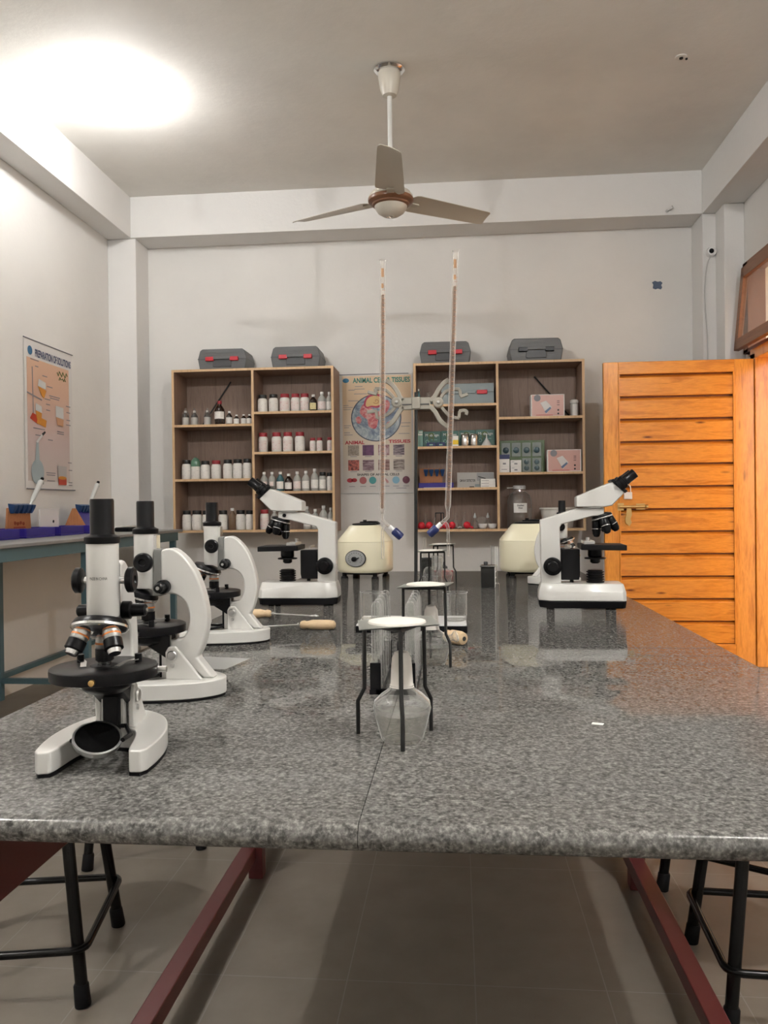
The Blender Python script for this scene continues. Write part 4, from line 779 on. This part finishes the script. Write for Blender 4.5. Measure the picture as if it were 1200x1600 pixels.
dup(mc_,(.405,3.16,ZT),R(88),'farthest white monocular microscope, half hidden behind the right binocular one')

# ------------------------------------------------------------------ binocular microscope (front = -y)
def bino():
    t=thing('binocular_microscope','x','microscope',(0,0,0),0,'white binocular microscopes')
    F=lambda u,z_: (.12-u,z_)
    W=.066
    bp=[(-W+.028,.126),(W-.028,.126),(W,.090),(W,-.118),(W-.01,-.128),(-W+.01,-.128),(-W,-.118),(-W,.090)]
    MB().loft([[(x*.985,y*.985,.004) for x,y in bp],[(x*1.01,y*1.01,.025) for x,y in bp]]).out('black_plinth',M['black_plastic'],t,bevel=.002)
    MB().loft([[(x*1.01,y*1.01,.025) for x,y in bp],[(x,y,.052) for x,y in bp],[(x*.80,y*.95,.076) for x,y in bp]]).out('base',M['white_enamel'],t,bevel=.003)
    for sx in (-1,1):
        for sy in (-1,1): MB().cyl((sx*.05,sy*.09,0),(sx*.05,sy*.09,.006),.009,seg=16).out('rubber_foot',M['black_matte'],t)
    arm=[F(.002,.066),F(0,.268),F(.112,.302),F(.190,.304),F(.190,.281),F(.150,.276),F(.064,.254),F(.059,.245),F(.062,.066)]
    MB().prism(arm,-.024,.024).out('arm_column',M['white_enamel'],t,bevel=.004,seg=3)
    hd=[F(.108,.306),F(.108,.337),F(.172,.364),F(.214,.380),F(.250,.348),F(.212,.309),F(.190,.3055)]
    MB().prism(hd,-.036,.036).out('viewing_head',M['white_enamel'],t,bevel=.004,seg=3)
    MB().lathe([(.028,.301),(.030,.303),(.030,.308)],(0,F(.160,0)[0],0),seg=32).out('head_collar',M['steel'],t)
    e=Vector((0,-(.79),.61)).normalized()
    MB().prism([F(.208,.384),F(.216,.390),F(.258,.352),F(.250,.346)],-.040,.040).out('eyepiece_plate',M['black_plastic'],t,bevel=.002)
    for sx in (-1,1):
        b0=Vector((sx*.032,F(.230,0)[0],.368))
        MB().lathe([(.018,0),(.018,.010),(.0200,.011),(.0200,.022),(.0155,.024),(.0155,.034),(.0148,.035),(.0148,.062),(.012,.063),(.011,.060),(.001,.060)],b0,e,32).out('eyepiece',M['black_plastic'],t)
    C=Vector((0,F(.186,0)[0],.276)); th_=R(16); n_=Vector((0,sin(th_)*-1,-cos(th_))); v_=Vector((0,cos(th_),-sin(th_)))
    MB().lathe([(.018,-.010),(.030,-.006),(.032,0),(.031,.006),(.022,.010),(.001,.011)],C,n_,36).out('nosepiece',M['black_plastic'],t)
    MB().lathe([(.0322,.0005),(.0325,.003),(.0315,.0045)],C,n_,36).out('nosepiece_ring',M['chrome'],t)
    for ph,L in ((0,.052),(90,.044),(180,.050),(270,.048)):
        a=cos(R(ph))*v_+sin(R(ph))*Vector((1,0,0)); dd=(n_*cos(th_)+a*sin(th_)).normalized(); b0=C+a*.018+n_*.006
        ob=MB().lathe([(.012,0),(.0142,.004),(.0142,L*.6),(.0130,L*.64),(.0120,L*.8),(.008,L*.96),(.003,L)],b0,dd,24).out('objective',M['black_plastic'],t)
        MB().lathe([(.01435,L*.48),(.01435,L*.52)],b0,dd,24).out('colour_ring',M['chrome'],ob)
    stg=MB().prism([F(.118,.178),F(.250,.176),F(.250,.192),F(.118,.194)],-.065,.065).out('stage',M['black_matte'],t,bevel=.002)
    MB().box(-.045,.045,F(.150,0)[0]-.01,F(.128,0)[0],.194,.204).cyl((-.03,F(.14,0)[0],.2),(-.03,F(.14,0)[0],.214),.006,seg=14).out('slide_holder',M['steel'],stg,bevel=.001)
    MB().box(-.062,.02,F(.090,0)[0],F(.085,0)[0],.185,.192).out('travel_bar',M['steel'],stg)
    MB().prism([F(.062,.085),F(.115,.085),F(.118,.100),F(.118,.178),F(.064,.178)],-.022,.022).out('stage_bracket',M['black_matte'],t,bevel=.002)
    MB().lathe([(.022,0),(.022,.020),(.020,.024),(.012,.026),(.001,.026)],(0,F(.165,0)[0],.178),(0,0,-1)).lathe([(.032,.030),(.032,.026),(.018,.024)],(0,F(.165,0)[0],.178),(0,0,-1)).lathe([(.015,.026),(.015,.040),(.010,.044)],(0,F(.165,0)[0],.178),(0,0,-1)).out('condenser',M['black_plastic'],t)
    pr=[(.024,.074)]
    for i in range(5): pr+=[(.027,.077+i*.0075),(.027,.080+i*.0075),(.0225,.0805+i*.0075),(.0225,.0835+i*.0075)]
    pr+=[(.022,.114),(.016,.115),(.001,.113)]
    MB().lathe(pr,(0,F(.165,0)[0],0),seg=36).out('lamp_collector',M['black_plastic'],t)
    for sx in (-1,1):
        MB().lathe([(.026,0),(.0275,.003),(.0275,.014),(.024,.016),(.016,.016),(.0155,.030),(.013,.032),(.001,.032)],(sx*.024,F(.036,0)[0],.127),(sx,0,0),40).out('focus_knob',M['black_plastic'],t)
    MB().cyl((.0,F(.095,0)[0],.074),(.0,F(.095,0)[0],.086),.006,seg=14).cyl((.026,F(.168,0)[0],.292),(.030,F(.168,0)[0],.292),.006,seg=16).out('lock_screw',M['black_plastic'],t)
    return t
b1=bino(); b1.scale=(.97,.97,.97); place(b1,(-.497,2.54,ZT),R(-90)); b1['label']='white binocular microscope on the left, its eyepieces pointing left'
dup(b1,(.366,2.455,ZT),R(87),'white binocular microscope on the right, its eyepieces pointing at the orange door').scale=(.98,.98,.98)

# ------------------------------------------------------------------ centrifuges
def cent():
    t=thing('centrifuge','x','centrifuge',(0,0,0),0,'cream bench centrifuges')
    def sq(r,z_,k_=.42,n=32):
        out=[]
        for i in range(n):
            a=2*pi*i/n; c_,s_=cos(a),sin(a); q=(abs(c_)**(2/k_*.5)+abs(s_)**(2/k_*.5))**(-k_) ; out.append((r*q*c_,r*q*s_,z_))
        return out
    rr=.118
    MB().loft([sq(rr*.94,.026),sq(rr*.99,.034),sq(rr,.045),sq(rr,.150),sq(rr*.985,.156)]).out('housing',M['cream'],t)
    MB().loft([sq(rr*.985,.156),sq(rr*1.0,.157),sq(rr*.98,.162),sq(rr*.56,.224),sq(rr*.50,.227)]).out('sloped_cover',M['cream'],t)
    MB().lathe([(.052,.2275),(.056,.229),(.056,.232),(.050,.235),(.014,.238),(.001,.238)],(0,0,0),seg=40).out('lid',M['black_plastic'],t)
    MB().sweep([(-.02,0,.238),(.02,0,.241),(.055,0,.240),(.066,0,.232)],[(-.004,-.010),(.004,-.010),(.004,.010),(-.004,.010)],(0,0,1)).cyl((.0,0,.236),(.0,0,.250),.008,seg=16).out('lid_catch',M['black_matte'],t)
    for sx in (-1,1):
        for sy in (-1,1): MB().cyl((sx*.07,sy*.07,.006),(sx*.07,sy*.07,.03),.010,seg=14).lathe([(.016,0),(.014,.008)],(sx*.07,sy*.07,0)).out('foot',M['black_matte'],t)
    MB().box(-.075,.075,-.075,.075,.016,.028).out('underside',M['black_matte'],t)
    return t
def dial(t):
    c=(0,-.1185,.088); rx,ry=.046,.036
    o=MB().prism([(rx*cos(a),c[2]+ry*sin(a)) for a in [i*pi/20 for i in range(40)]],-.1215,-.112,'xz').out('dial_rim',M['ink'],t)
    MB().prism([(rx*.94*cos(a),c[2]+ry*.92*sin(a)) for a in [i*pi/20 for i in range(40)]],-.1225,-.1214,'xz').out('dial_face',P('dial_grey',(.33,.34,.33),.35),o)
    s=MB()
    for i in range(14):
        a=R(-40+20*i); s.box(.030*cos(a)-.0015,.030*cos(a)+.0015,-.1232,-.1224,c[2]+.024*sin(a)-.0015,c[2]+.024*sin(a)+.0015)
    s.out('dial_marks',M['ink'],o)
    MB().lathe([(.011,0),(.010,.010),(.004,.012),(.001,.012)],(-.004,-.1225,c[2]-.002),(0,-1,0),20).prism([(.0,c[2]-.001),(.018,c[2]+.006),(.016,c[2]+.001),(.004,c[2]-.006)],-.126,-.1225,'xz').out('dial_knob',M['black_plastic'],o)
c1=cent(); c2_=dup(c1,(.300,3.50,ZT),R(2),'cream centrifuge on the right, partly behind the right binocular microscope'); dial(c1)
place(c1,(-.400,3.50,ZT),R(-14)); c1['label']='cream centrifuge with a round speed dial, behind the left binocular microscope'

# ------------------------------------------------------------------ burette stand, clamp, burettes
YR=2.05; bs=thing('burette_stand','burette stand with a white base plate and a thin black rod','burette stand',(-.105,YR,ZT))
MB().box(-.145,.128,-.095,.070,0,.017).out('base_body',M['black_plastic'],bs,bevel=.002); MB().box(-.143,.126,-.093,.068,.017,.020).out('base_plate',M['porcelain'],bs)
MB().cyl((-.003,.03,.02),(.004,.03,.602),.0046,seg=16).out('rod',M['iron'],bs)
cl=thing('burette_clamp','double cast-metal burette clamp near the top of the black rod','clamp',(-.101,YR+.03,1.352))
K=2.52e-4
def CP(x,y,dy=0): return ((x-600)*K,dy,(375-y)*K)
sec=[(-.006,-.0056),(.006,-.0056),(.006,.0056),(-.006,.0056)]
def arm_(pts,name='jaw',dy=-.004,s=sec):
    MB().sweep([CP(x,y,dy) for x,y in smooth(pts,4)],s,(0,1,0)).out(name,M['alu'],cl,bevel=.0012)
MB().box(-.011,.011,-.014,.014,-.014,.016).out('clamp_boss',M['alu'],cl,bevel=.002)
MB().box(-.039,.036,-.010,.002,-.0155,.0155).out('crossbar',M['alu'],cl,bevel=.002); MB().box(-.036,.034,-.0115,-.0095,-.004,-.001).out('crossbar_rib',M['case_dark'],cl)
arm_([(470,345),(440,310),(405,240),(350,170),(290,130)],'fixed_jaw'); arm_([(470,405),(430,450),(380,530),(330,580),(280,612)],'fixed_jaw')
arm_([(740,350),(790,310),(830,240),(880,180),(935,140)],'fixed_jaw'); arm_([(740,405),(790,460),(850,560),(925,620)],'fixed_jaw')
s2=[(-.005,-.0040),(.005,-.0040),(.005,.0040),(-.005,.0040)]
arm_([(385,330),(340,270),(280,225),(180,212)],'spring_jaw',-.004,s2); arm_([(182,212),(196,262)],'spring_jaw',-.004,s2); arm_([(200,270),(105,245)],'spring_jaw',-.004,s2)
arm_([(390,400),(340,455),(270,498),(200,520)],'spring_jaw',-.004,s2); arm_([(200,520),(190,445)],'spring_jaw',-.004,s2); arm_([(198,440),(95,450)],'spring_jaw',-.004,s2)
arm_([(850,325),(900,262),(980,237),(1045,240)],'spring_jaw',-.004,s2); arm_([(1043,240),(1055,310)],'spring_jaw',-.004,s2); arm_([(1048,318),(1125,290)],'spring_jaw',-.004,s2)
arm_([(860,420),(920,490),(980,522),(1035,535)],'spring_jaw',-.004,s2); arm_([(1033,535),(1040,465)],'spring_jaw',-.004,s2); arm_([(1035,462),(1085,455),(1112,470),(1105,500)],'spring_jaw',-.004,s2)
for x_,y_ in ((400,360),(825,370)):
    p=CP(x_,y_); MB().lathe([(.0135,0),(.0135,.010),(.011,.012),(.001,.012)],(p[0],.0,p[2]),(0,-1,0),28).out('pivot_boss',M['alu'],cl); MB().lathe([(.0045,0),(.004,.004),(.001,.005)],(p[0],-.012,p[2]),(0,-1,0),14).out('pivot_screw',M['steel'],cl)
def burette(xb,zb0,xt,zt,sgn,label):
    YY=YR+.008; t=thing('burette',label,'burette',(xb,YY,zb0)); dx=xt-xb; L=zt-zb0; dr=Vector((dx,0,L)).normalized(); r=.0072
    MB().lathe([(r*.45,-.014),(r*.9,-.004),(r,0),(r,L-.004),(r*1.35,L)],(0,0,0),dr,28,caps=False).out('graduated_tube',M['glass_b'],t)
    MB().lathe([(.001,.0),(r*.50,.002),(r*.50,L*.86)],(0,0,0),dr,18).out('liquid_column',glass('burette_bore_'+('l' if sgn>0 else 'r'),(.80,.68,.60),(.55,.42,.35),.5,.02,.1,.30,.5,1.5,(.45,.30,.22)),t)
    s=MB(); 
    for i in range(50):
        q=L*.06+i*L*.017; p=dr*q
        s.add([tuple(p+Vector((r*1.01*sin(a),-r*1.01*cos(a),z_))) for z_ in (0,.0011) for a in (-.1,.3,.7,1.1 if i%5 else 1.5)],[(0,1,5,4),(1,2,6,5),(2,3,7,6)])
    s.out('scale_marks',P('scale_brown',(.36,.17,.08),.5),t)
    s=MB(); p=dr*(L*.93)
    s.add([tuple(p+Vector((r*1.02*sin(a),-r*1.02*cos(a),z_))) for z_ in (0,.022) for a in (-.5,0,.5)],[(0,1,4,3),(1,2,5,4)]); p=dr*(L*.885)
    s.add([tuple(p+Vector((r*1.02*sin(a),-r*1.02*cos(a),z_))) for z_ in (0,.012) for a in (-.4,0,.4)],[(0,1,4,3),(1,2,5,4)]); s.out('scale_badge',P('badge_brown',(.45,.25,.12),.5),t)
    J=Vector((0,0,-.014)); K1=J+Vector((0,0,-.016)); K2=K1+Vector((sgn*.018,0,-.016)); K3=K2+Vector((sgn*.012,0,-.011)); 
    MB().tube([tuple(J+Vector((0,0,.006))),tuple(J),tuple(K1),tuple(K2)],.0044,14).out('neck_tube',M['glass_b'],t)
    st_=MB().cyl(tuple(K2),tuple(K2+(K3-K2)*1.1),.0062,seg=16).out('stopcock_collar',M['porcelain'],t)
    dd=(K3-K2).normalized(); a0=K2+dd*.014
    MB().lathe([(.0085,0),(.0105,.003),(.0105,.024),(.009,.028),(.001,.029)],a0,dd,20).out('stopcock_handle',M['blue_cap'],st_)
    S=K2+Vector((-sgn*.002,0,0))
    MB().tube(smooth([tuple(K2),tuple(K2+Vector((-sgn*.010,0,.002))),tuple(K2+Vector((-sgn*.017,0,-.008))),tuple(K2+Vector((-sgn*.018,0,-.03))),tuple(K2+Vector((-sgn*.018,0,-.052))),tuple(K2+Vector((-sgn*.018,0,-.082)))]) ,.0040,12).out('delivery_tip',M['glass_b'],t)
    return t
burette(-.190,1.083,-.181,1.718,1,'left glass burette in the clamp, with a blue stopcock pointing right')
burette(-.022,1.089,.005,1.735,-1,'right glass burette in the clamp, taller at the top, blue stopcock pointing left')

# ------------------------------------------------------------------ tripods with gauzes, lamps, glassware
G='black tripod stands down the middle of the table'
def gauze(x,y,z_,s_,a,label):
    t=thing('wire_gauze',label,'wire gauze',(x,y,z_),a,'wire gauzes resting on the tripods'); h=s_/2
    g_=MB(); n=8; vs=[];fs=[]
    for lay in (0,.0012):
        for i in range(n+1):
            for j in range(n+1):
                u=-1+2*i/n; v=-1+2*j/n; vs.append((u*h,v*h,lay+.004*(max(abs(u),abs(v))**6)*(.6*u-.3*v)))
    N=(n+1)**2
    for i in range(n):
        for j in range(n): q=i*(n+1)+j; fs+= [(q,q+1,q+n+2,q+n+1),(N+q,N+q+n+1,N+q+n+2,N+q+1)]
    g_.add(vs,fs).out('wire_mesh',M['gauze'],t)
    MB().lathe([(h*.76,.0012),(h*.74,.0035),(h*.5,.0052),(.001,.0056)],(0,0,0),seg=40).out('ceramic_centre',M['ceramic'],t)
tripod(-.082,1.070,.150,.047,.058,(41,161,-79),'nearest black tripod, standing over the nearest spirit lamp',ZT,group=G)
gauze(-.081,1.072,ZT+.1532,.103,R(8),'wire gauze with a white centre on the nearest tripod')
tripod(-.062,1.578,.150,.047,.058,(-36,84,204),'second black tripod from the front, beside a wooden handle',ZT,group=G)
gauze(-.062,1.58,ZT+.1532,.100,R(-6),'wire gauze with a white centre on the second tripod')
tripod(-.088,2.765,.150,.047,.058,(-18,102,222),'third black tripod from the front, behind the black rod',ZT,group=G)
gauze(-.090,2.765,ZT+.1532,.108,R(2),'wire gauze on the third tripod')
tripod(-.062,3.215,.150,.047,.058,(-10,110,230),'farthest black tripod near the back end of the table',ZT,group=G)
gauze(-.060,3.215,ZT+.1532,.104,R(2),'wire gauze on the farthest tripod')
def lamp(loc,rz,s_,label,cap=True,spout=False):
    t=thing('spirit_lamp',label,'spirit lamp',loc,rz,'glass spirit lamps on the table')
    pr=[(.022,.001),(.0265,.0),(.0285,.003),(.0335,.022),(.0385,.042),(.037,.051),(.028,.060),(.0185,.0665),(.0155,.070),(.0165,.073)]
    MB().lathe([(a*s_,b_*s_) for a,b_ in pr],(0,0,0),seg=48,caps=False).out('glass_bowl',M['glass'],t)
    MB().lathe([(.0015*s_,.0035*s_),(.024*s_,.003*s_),(.0275*s_,.007*s_),(.0325*s_,.024*s_),(.0345*s_,.036*s_),(.001,.036*s_)],(0,0,0),seg=48,caps=False).out('spirit_fill',M['liquid'],t)
    if cap: MB().lathe([(.0165*s_,.070*s_),(.0150*s_,.074*s_),(.0140*s_,.095*s_),(.0130*s_,.108*s_),(.009*s_,.116*s_),(.001,.119*s_)],(0,0,0),seg=32).out('snuffer_cap',M['rubber'],t)
    else: MB().lathe([(.0165*s_,.070*s_),(.0155*s_,.078*s_),(.005*s_,.085*s_),(.004*s_,.1*s_)],(0,0,0),seg=24).out('wick_holder',M['case_dark'],t)
    if spout: MB().lathe([(.006,0),(.006,.012),(.011,.018),(.010,.022),(.001,.024)],(.030*s_,0,.050*s_),(.8,-.2,.25),20).out('side_filler',M['glass'],t)
    return t
lamp((-.075,1.066,ZT),0,1.0,'nearest clear glass spirit lamp with a pale cap, under the nearest tripod')
lamp((-.052,1.575,ZT),0,.98,'clear glass spirit lamp with a side filler under the second tripod',True,True)
lamp((-.052,3.20,ZT),0,.86,'greyish spirit lamp under the farthest tripod',False)
def beaker(loc,r,h,label,name='beaker',g='clear glass beakers'):
    t=thing(name,label,'beaker',loc,0,g)
    MB().lathe([(.001,.0015),(r*.86,.0015),(r*.97,.006),(r,.014),(r,h-.004),(r*1.07,h)],(0,0,0),seg=40,caps=False).out('beaker_glass',M['glass'],t)
    MB().ring((0,0,h-.0012),r*1.02,r*1.08,.0022).out('rim',glass('rim_glass_'+name,(.75,.77,.77),(.5,.5,.5),.5,.25,.9),t)
    MB().lathe([(r*.9,0),(r*.93,.003),(.001,.003)],(0,0,0),seg=32).out('thick_base',M['liquid'],t)
    return t
beaker((-.220,2.045,ZT+.0203),.027,.070,'clear glass beaker on the left end of the white base plate')
beaker((-.006,2.035,ZT+.0203),.029,.070,'clear glass beaker on the right end of the white base plate')
# test tube rack with upturned tubes
rk=thing('test_tube_rack','black test tube rack behind the nearest tripod','test tube rack',(-.103,1.43,ZT))
def RX(x): return x+.103
for x_ in (-.135,-.078):
    MB().box(RX(x_)-.011,RX(x_)+.009,-.115,.115,0,.008).out('base_strip',M['black_plastic'],rk)
    MB().box(RX(x_)-.010,RX(x_)+.008,-.115,-.109,.008,.052).out('end_plate',M['black_plastic'],rk,bevel=.001); MB().box(RX(x_)-.010,RX(x_)+.008,.109,.115,.008,.052).out('end_plate',M['black_plastic'],rk,bevel=.001)
for y_ in (-.112,.112): MB().box(RX(-.135),RX(-.078),y_-.003,y_+.003,.0,.010).out('cross_strip',M['black_plastic'],rk)
for i in range(5):
    for x_ in (-.136,-.079): MB().cyl((RX(x_),-.09+i*.045,.008),(RX(x_),-.09+i*.045,.045),.003,seg=8).out('drying_peg',M['black_plastic'],rk)
tt=None; names=['nearest','second','third','fourth','farthest']
for j,x_ in enumerate((-.136,-.079)):
    for i in range(5):
        lb=f'{names[i]} upturned test tube in the {"left" if j==0 else "right"} row of the black rack'
        loc=(x_,1.34+i*.045,ZT+.0085)
        if tt is None:
            tt=thing('test_tube',lb,'test tube',loc,0,'upturned test tubes in the black rack')
            MB().lathe([(.0100,0),(.0092,.002),(.0086,.004),(.0086,.130),(.0078,.136),(.0052,.1405),(.001,.142)],(0,0,0),seg=24,caps=False).out('tube_glass',M['glass'],tt)
        else: dup(tt,loc,0,lb)
# objects in the far middle
beaker((-.130,3.02,ZT),.023,.050,'small clear beaker beneath the far tripods, at the left'); beaker((-.098,2.93,ZT),.026,.052,'small clear beaker just behind the third tripod')
t=thing('square_bottle','dark grey square bottle beneath the farthest tripod','bottle',(-.125,3.33,ZT)); MB().box(-.022,.022,-.02,.02,0,.088).out('bottle_body',M['glass_d'],t,bevel=.003); MB().box(-.020,.020,-.018,.018,.002,.086).out('dark_content',P('dark_grey_content',(.06,.06,.055),.3),t); MB().box(-.023,.023,-.021,.021,.088,.094).out('lid',M['case_dark'],t,bevel=.002)
t=thing('bell_jar','small clear domed glass jar beside the dark square bottle','jar',(-.112,3.17,ZT)); MB().lathe([(.023,0),(.022,.003),(.022,.045),(.019,.058),(.010,.067),(.001,.069)],(0,0,0)).out('dome_glass',M['glass'],t)
t=thing('measuring_jar','tall clear glass jar wrapped in plastic, below the far gauzes','jar',(-.076,3.03,ZT)); MB().lathe([(.020,0),(.021,.003),(.0185,.006),(.0185,.110),(.020,.112)],(0,0,0),caps=False).out('jar_glass',M['glass'],t); MB().lathe([(.021,.04),(.0225,.07),(.0210,.095),(.0235,.118),(.019,.121)],(0,0,0),seg=9,caps=False).out('plastic_wrap',M['plastic_clear'],t,ang=5)
tag(MB().cyl((-.135,3.32,ZT),(-.135,3.32,ZT),.006) and MB().lathe([(.0075,0),(.0065,.004),(.0065,.172),(.0075,.175)],(-.135,3.385,ZT),caps=False,seg=16).out('glass_cylinder',M['glass']),'tall thin clear glass tube standing behind the far tripods','glass tube')
# dark square jar with lid + ruled cylinder
t=thing('staining_jar','square smoked glass jar with a small knob, right of centre near the far end','jar',(.116,3.05,ZT),R(-8)); MB().box(-.026,.026,-.026,.026,0,.078).out('jar_glass',M['glass_d'],t,bevel=.002); MB().box(-.024,.024,-.024,.024,.002,.074).out('dark_lining',P('grey_lining',(.10,.095,.085),.35),t); MB().box(-.029,.029,-.029,.029,.078,.083).out('lid',M['chrome'],t,bevel=.001); MB().lathe([(.006,.083),(.008,.086),(.008,.094),(.006,.096)],(-.010,.006,0),seg=16).out('lid_knob',M['case_dark'],t)
s=MB(); s.box(.0262,.0275,-.026,-.020,.0,.078)
for i in range(3): s.box(.0262,.0275,-.024,.024,.012+.022*i,.016+.022*i)
s.out('white_ladder_scale',M['paper'],t)
t=thing('glass_cylinder','clear glass measuring cylinder standing behind the square jar','cylinder',(.142,3.14,ZT)); MB().lathe([(.020,0),(.020,.004),(.0125,.008),(.0125,.150),(.0140,.152)],(0,0,0),caps=False).out('cylinder_glass',M['glass'],t); s=MB()
for i in range(2): s.box(.004+i*.008-.0015,.004+i*.008+.0015,-.0135,-.0125,.075,.148)
s.out('white_streak',M['paper'],t)
tag(MB().box(-.14,-.02,3.77,3.795,ZT,ZT+.004).out('red_strip',P('red_tape',(.4,.05,.06),.5)),'thin red strip on the far edge of the granite top','strip')
# wooden handled tools
def tool(loc,rz,label,hl=.090,hr=.0125,rodl=.11,loop=True,group='wooden-handled tools on the table'):
    t=thing('wooden_handled_tool',label,'tool',loc,rz,group)
    MB().lathe([(hr*.55,0),(hr*.8,.004),(hr*.88,hl*.12),(hr*.72,hl*.18),(hr,hl*.35),(hr,hl*.8),(hr*.85,hl*.95),(hr*.4,hl),(.001,hl)],(0,0,hr),(1,0,0),24).out('handle',M['handle_wood'],t)
    if rodl:
        MB().cyl((0,0,hr),(-rodl,0,hr*.5),.0022,seg=8).out('wire_rod',M['steel'],t)
        MB().lathe([(.005,0),(.005,.003)],(-.004,0,hr),(-1,0,0),12).out('ferrule',M['steel'],t)
        if loop: MB().tube([(-rodl-.012+.012*cos(a),.007*sin(a),hr*.5) for a in [i*pi/8 for i in range(17)]],.0018,6).out('wire_loop',M['steel'],t)
    return t
tool((-.396,2.005,ZT),R(0),'wooden-handled wire tool with its whole handle in view, wire pointing left')
tool((-.520,2.215,ZT),R(180),'wooden-handled wire loop pointing right, handle tucked behind the third microscope')
t=tool((-.028,1.825,ZT),R(-48),'short fat wooden handle with a hollow end, right of the second tripod',.062,.0155,0); MB().lathe([(.0055,0),(.005,.001)],(.0615,0,.0155),(1,0,0),14).out('hollow_end',M['ink'],t)
tag(MB().prism([(.185,1.150),(.200,1.146),(.203,1.154),(.188,1.159)],ZT,ZT+.0008,'xy').out('white_fleck',M['paper']),'tiny white fleck on the granite right of the nearest tripod','paper scrap')  # tiny flat white shape on the granite
tag(MB().prism([(-.56,1.50),(-.44,1.49),(-.42,1.60),(-.52,1.62)],ZT,ZT+.004,'xy').out('plastic_packet',M['plastic_clear'],bevel=.001),'crumpled clear plastic packet lying behind the second microscope','packet')

# ------------------------------------------------------------------ light, world, camera
w=bpy.data.worlds.new('sky'); sc.world=w; w.use_nodes=True; wt=w.node_tree; bg=wt.nodes['Background']
sky=wt.nodes.new('ShaderNodeTexSky'); sky.sky_type='NISHITA'; sky.sun_disc=False; sky.sun_elevation=R(40); sky.sun_rotation=R(60); wt.links.new(sky.outputs[0],bg.inputs['Color']); bg.inputs['Strength'].default_value=.18
sun=bpy.data.lights.new('sun','SUN'); sun.energy=4.5; sun.angle=R(1); sun.color=(1,.93,.82); so=bpy.data.objects.new('sun',sun); col.objects.link(so); so.rotation_euler=(R(30),0,R(-100))
cam=bpy.data.cameras.new('camera'); co=bpy.data.objects.new('camera',cam); col.objects.link(co)
yaw,pitch,roll=R(5.153),R(-.437),R(-.662)
F_=Vector((-sin(yaw)*cos(pitch),cos(yaw)*cos(pitch),sin(pitch))); R_=Vector((cos(yaw),sin(yaw),0)); U_=R_.cross(F_)
R2=R_*cos(roll)+U_*sin(roll); U2=-R_*sin(roll)+U_*cos(roll)
mt_=Matrix((R2,U2,-F_)).transposed().to_4x4(); mt_.translation=(0,0,1.09); co.matrix_world=mt_
cam.sensor_fit='VERTICAL'; cam.sensor_height=36; cam.lens=36*1259.6/1600; cam.clip_start=.02
sc.camera=co
sc.view_settings.view_transform='Standard'; sc.view_settings.look='None'; sc.view_settings.gamma=1; sc.view_settings.use_curve_mapping=False
sc.view_settings.exposure=2.1
sc.cycles.max_bounces=10; sc.cycles.transparent_max_bounces=24; sc.cycles.caustics_reflective=False; sc.cycles.caustics_refractive=False; sc.cycles.sample_clamp_indirect=6
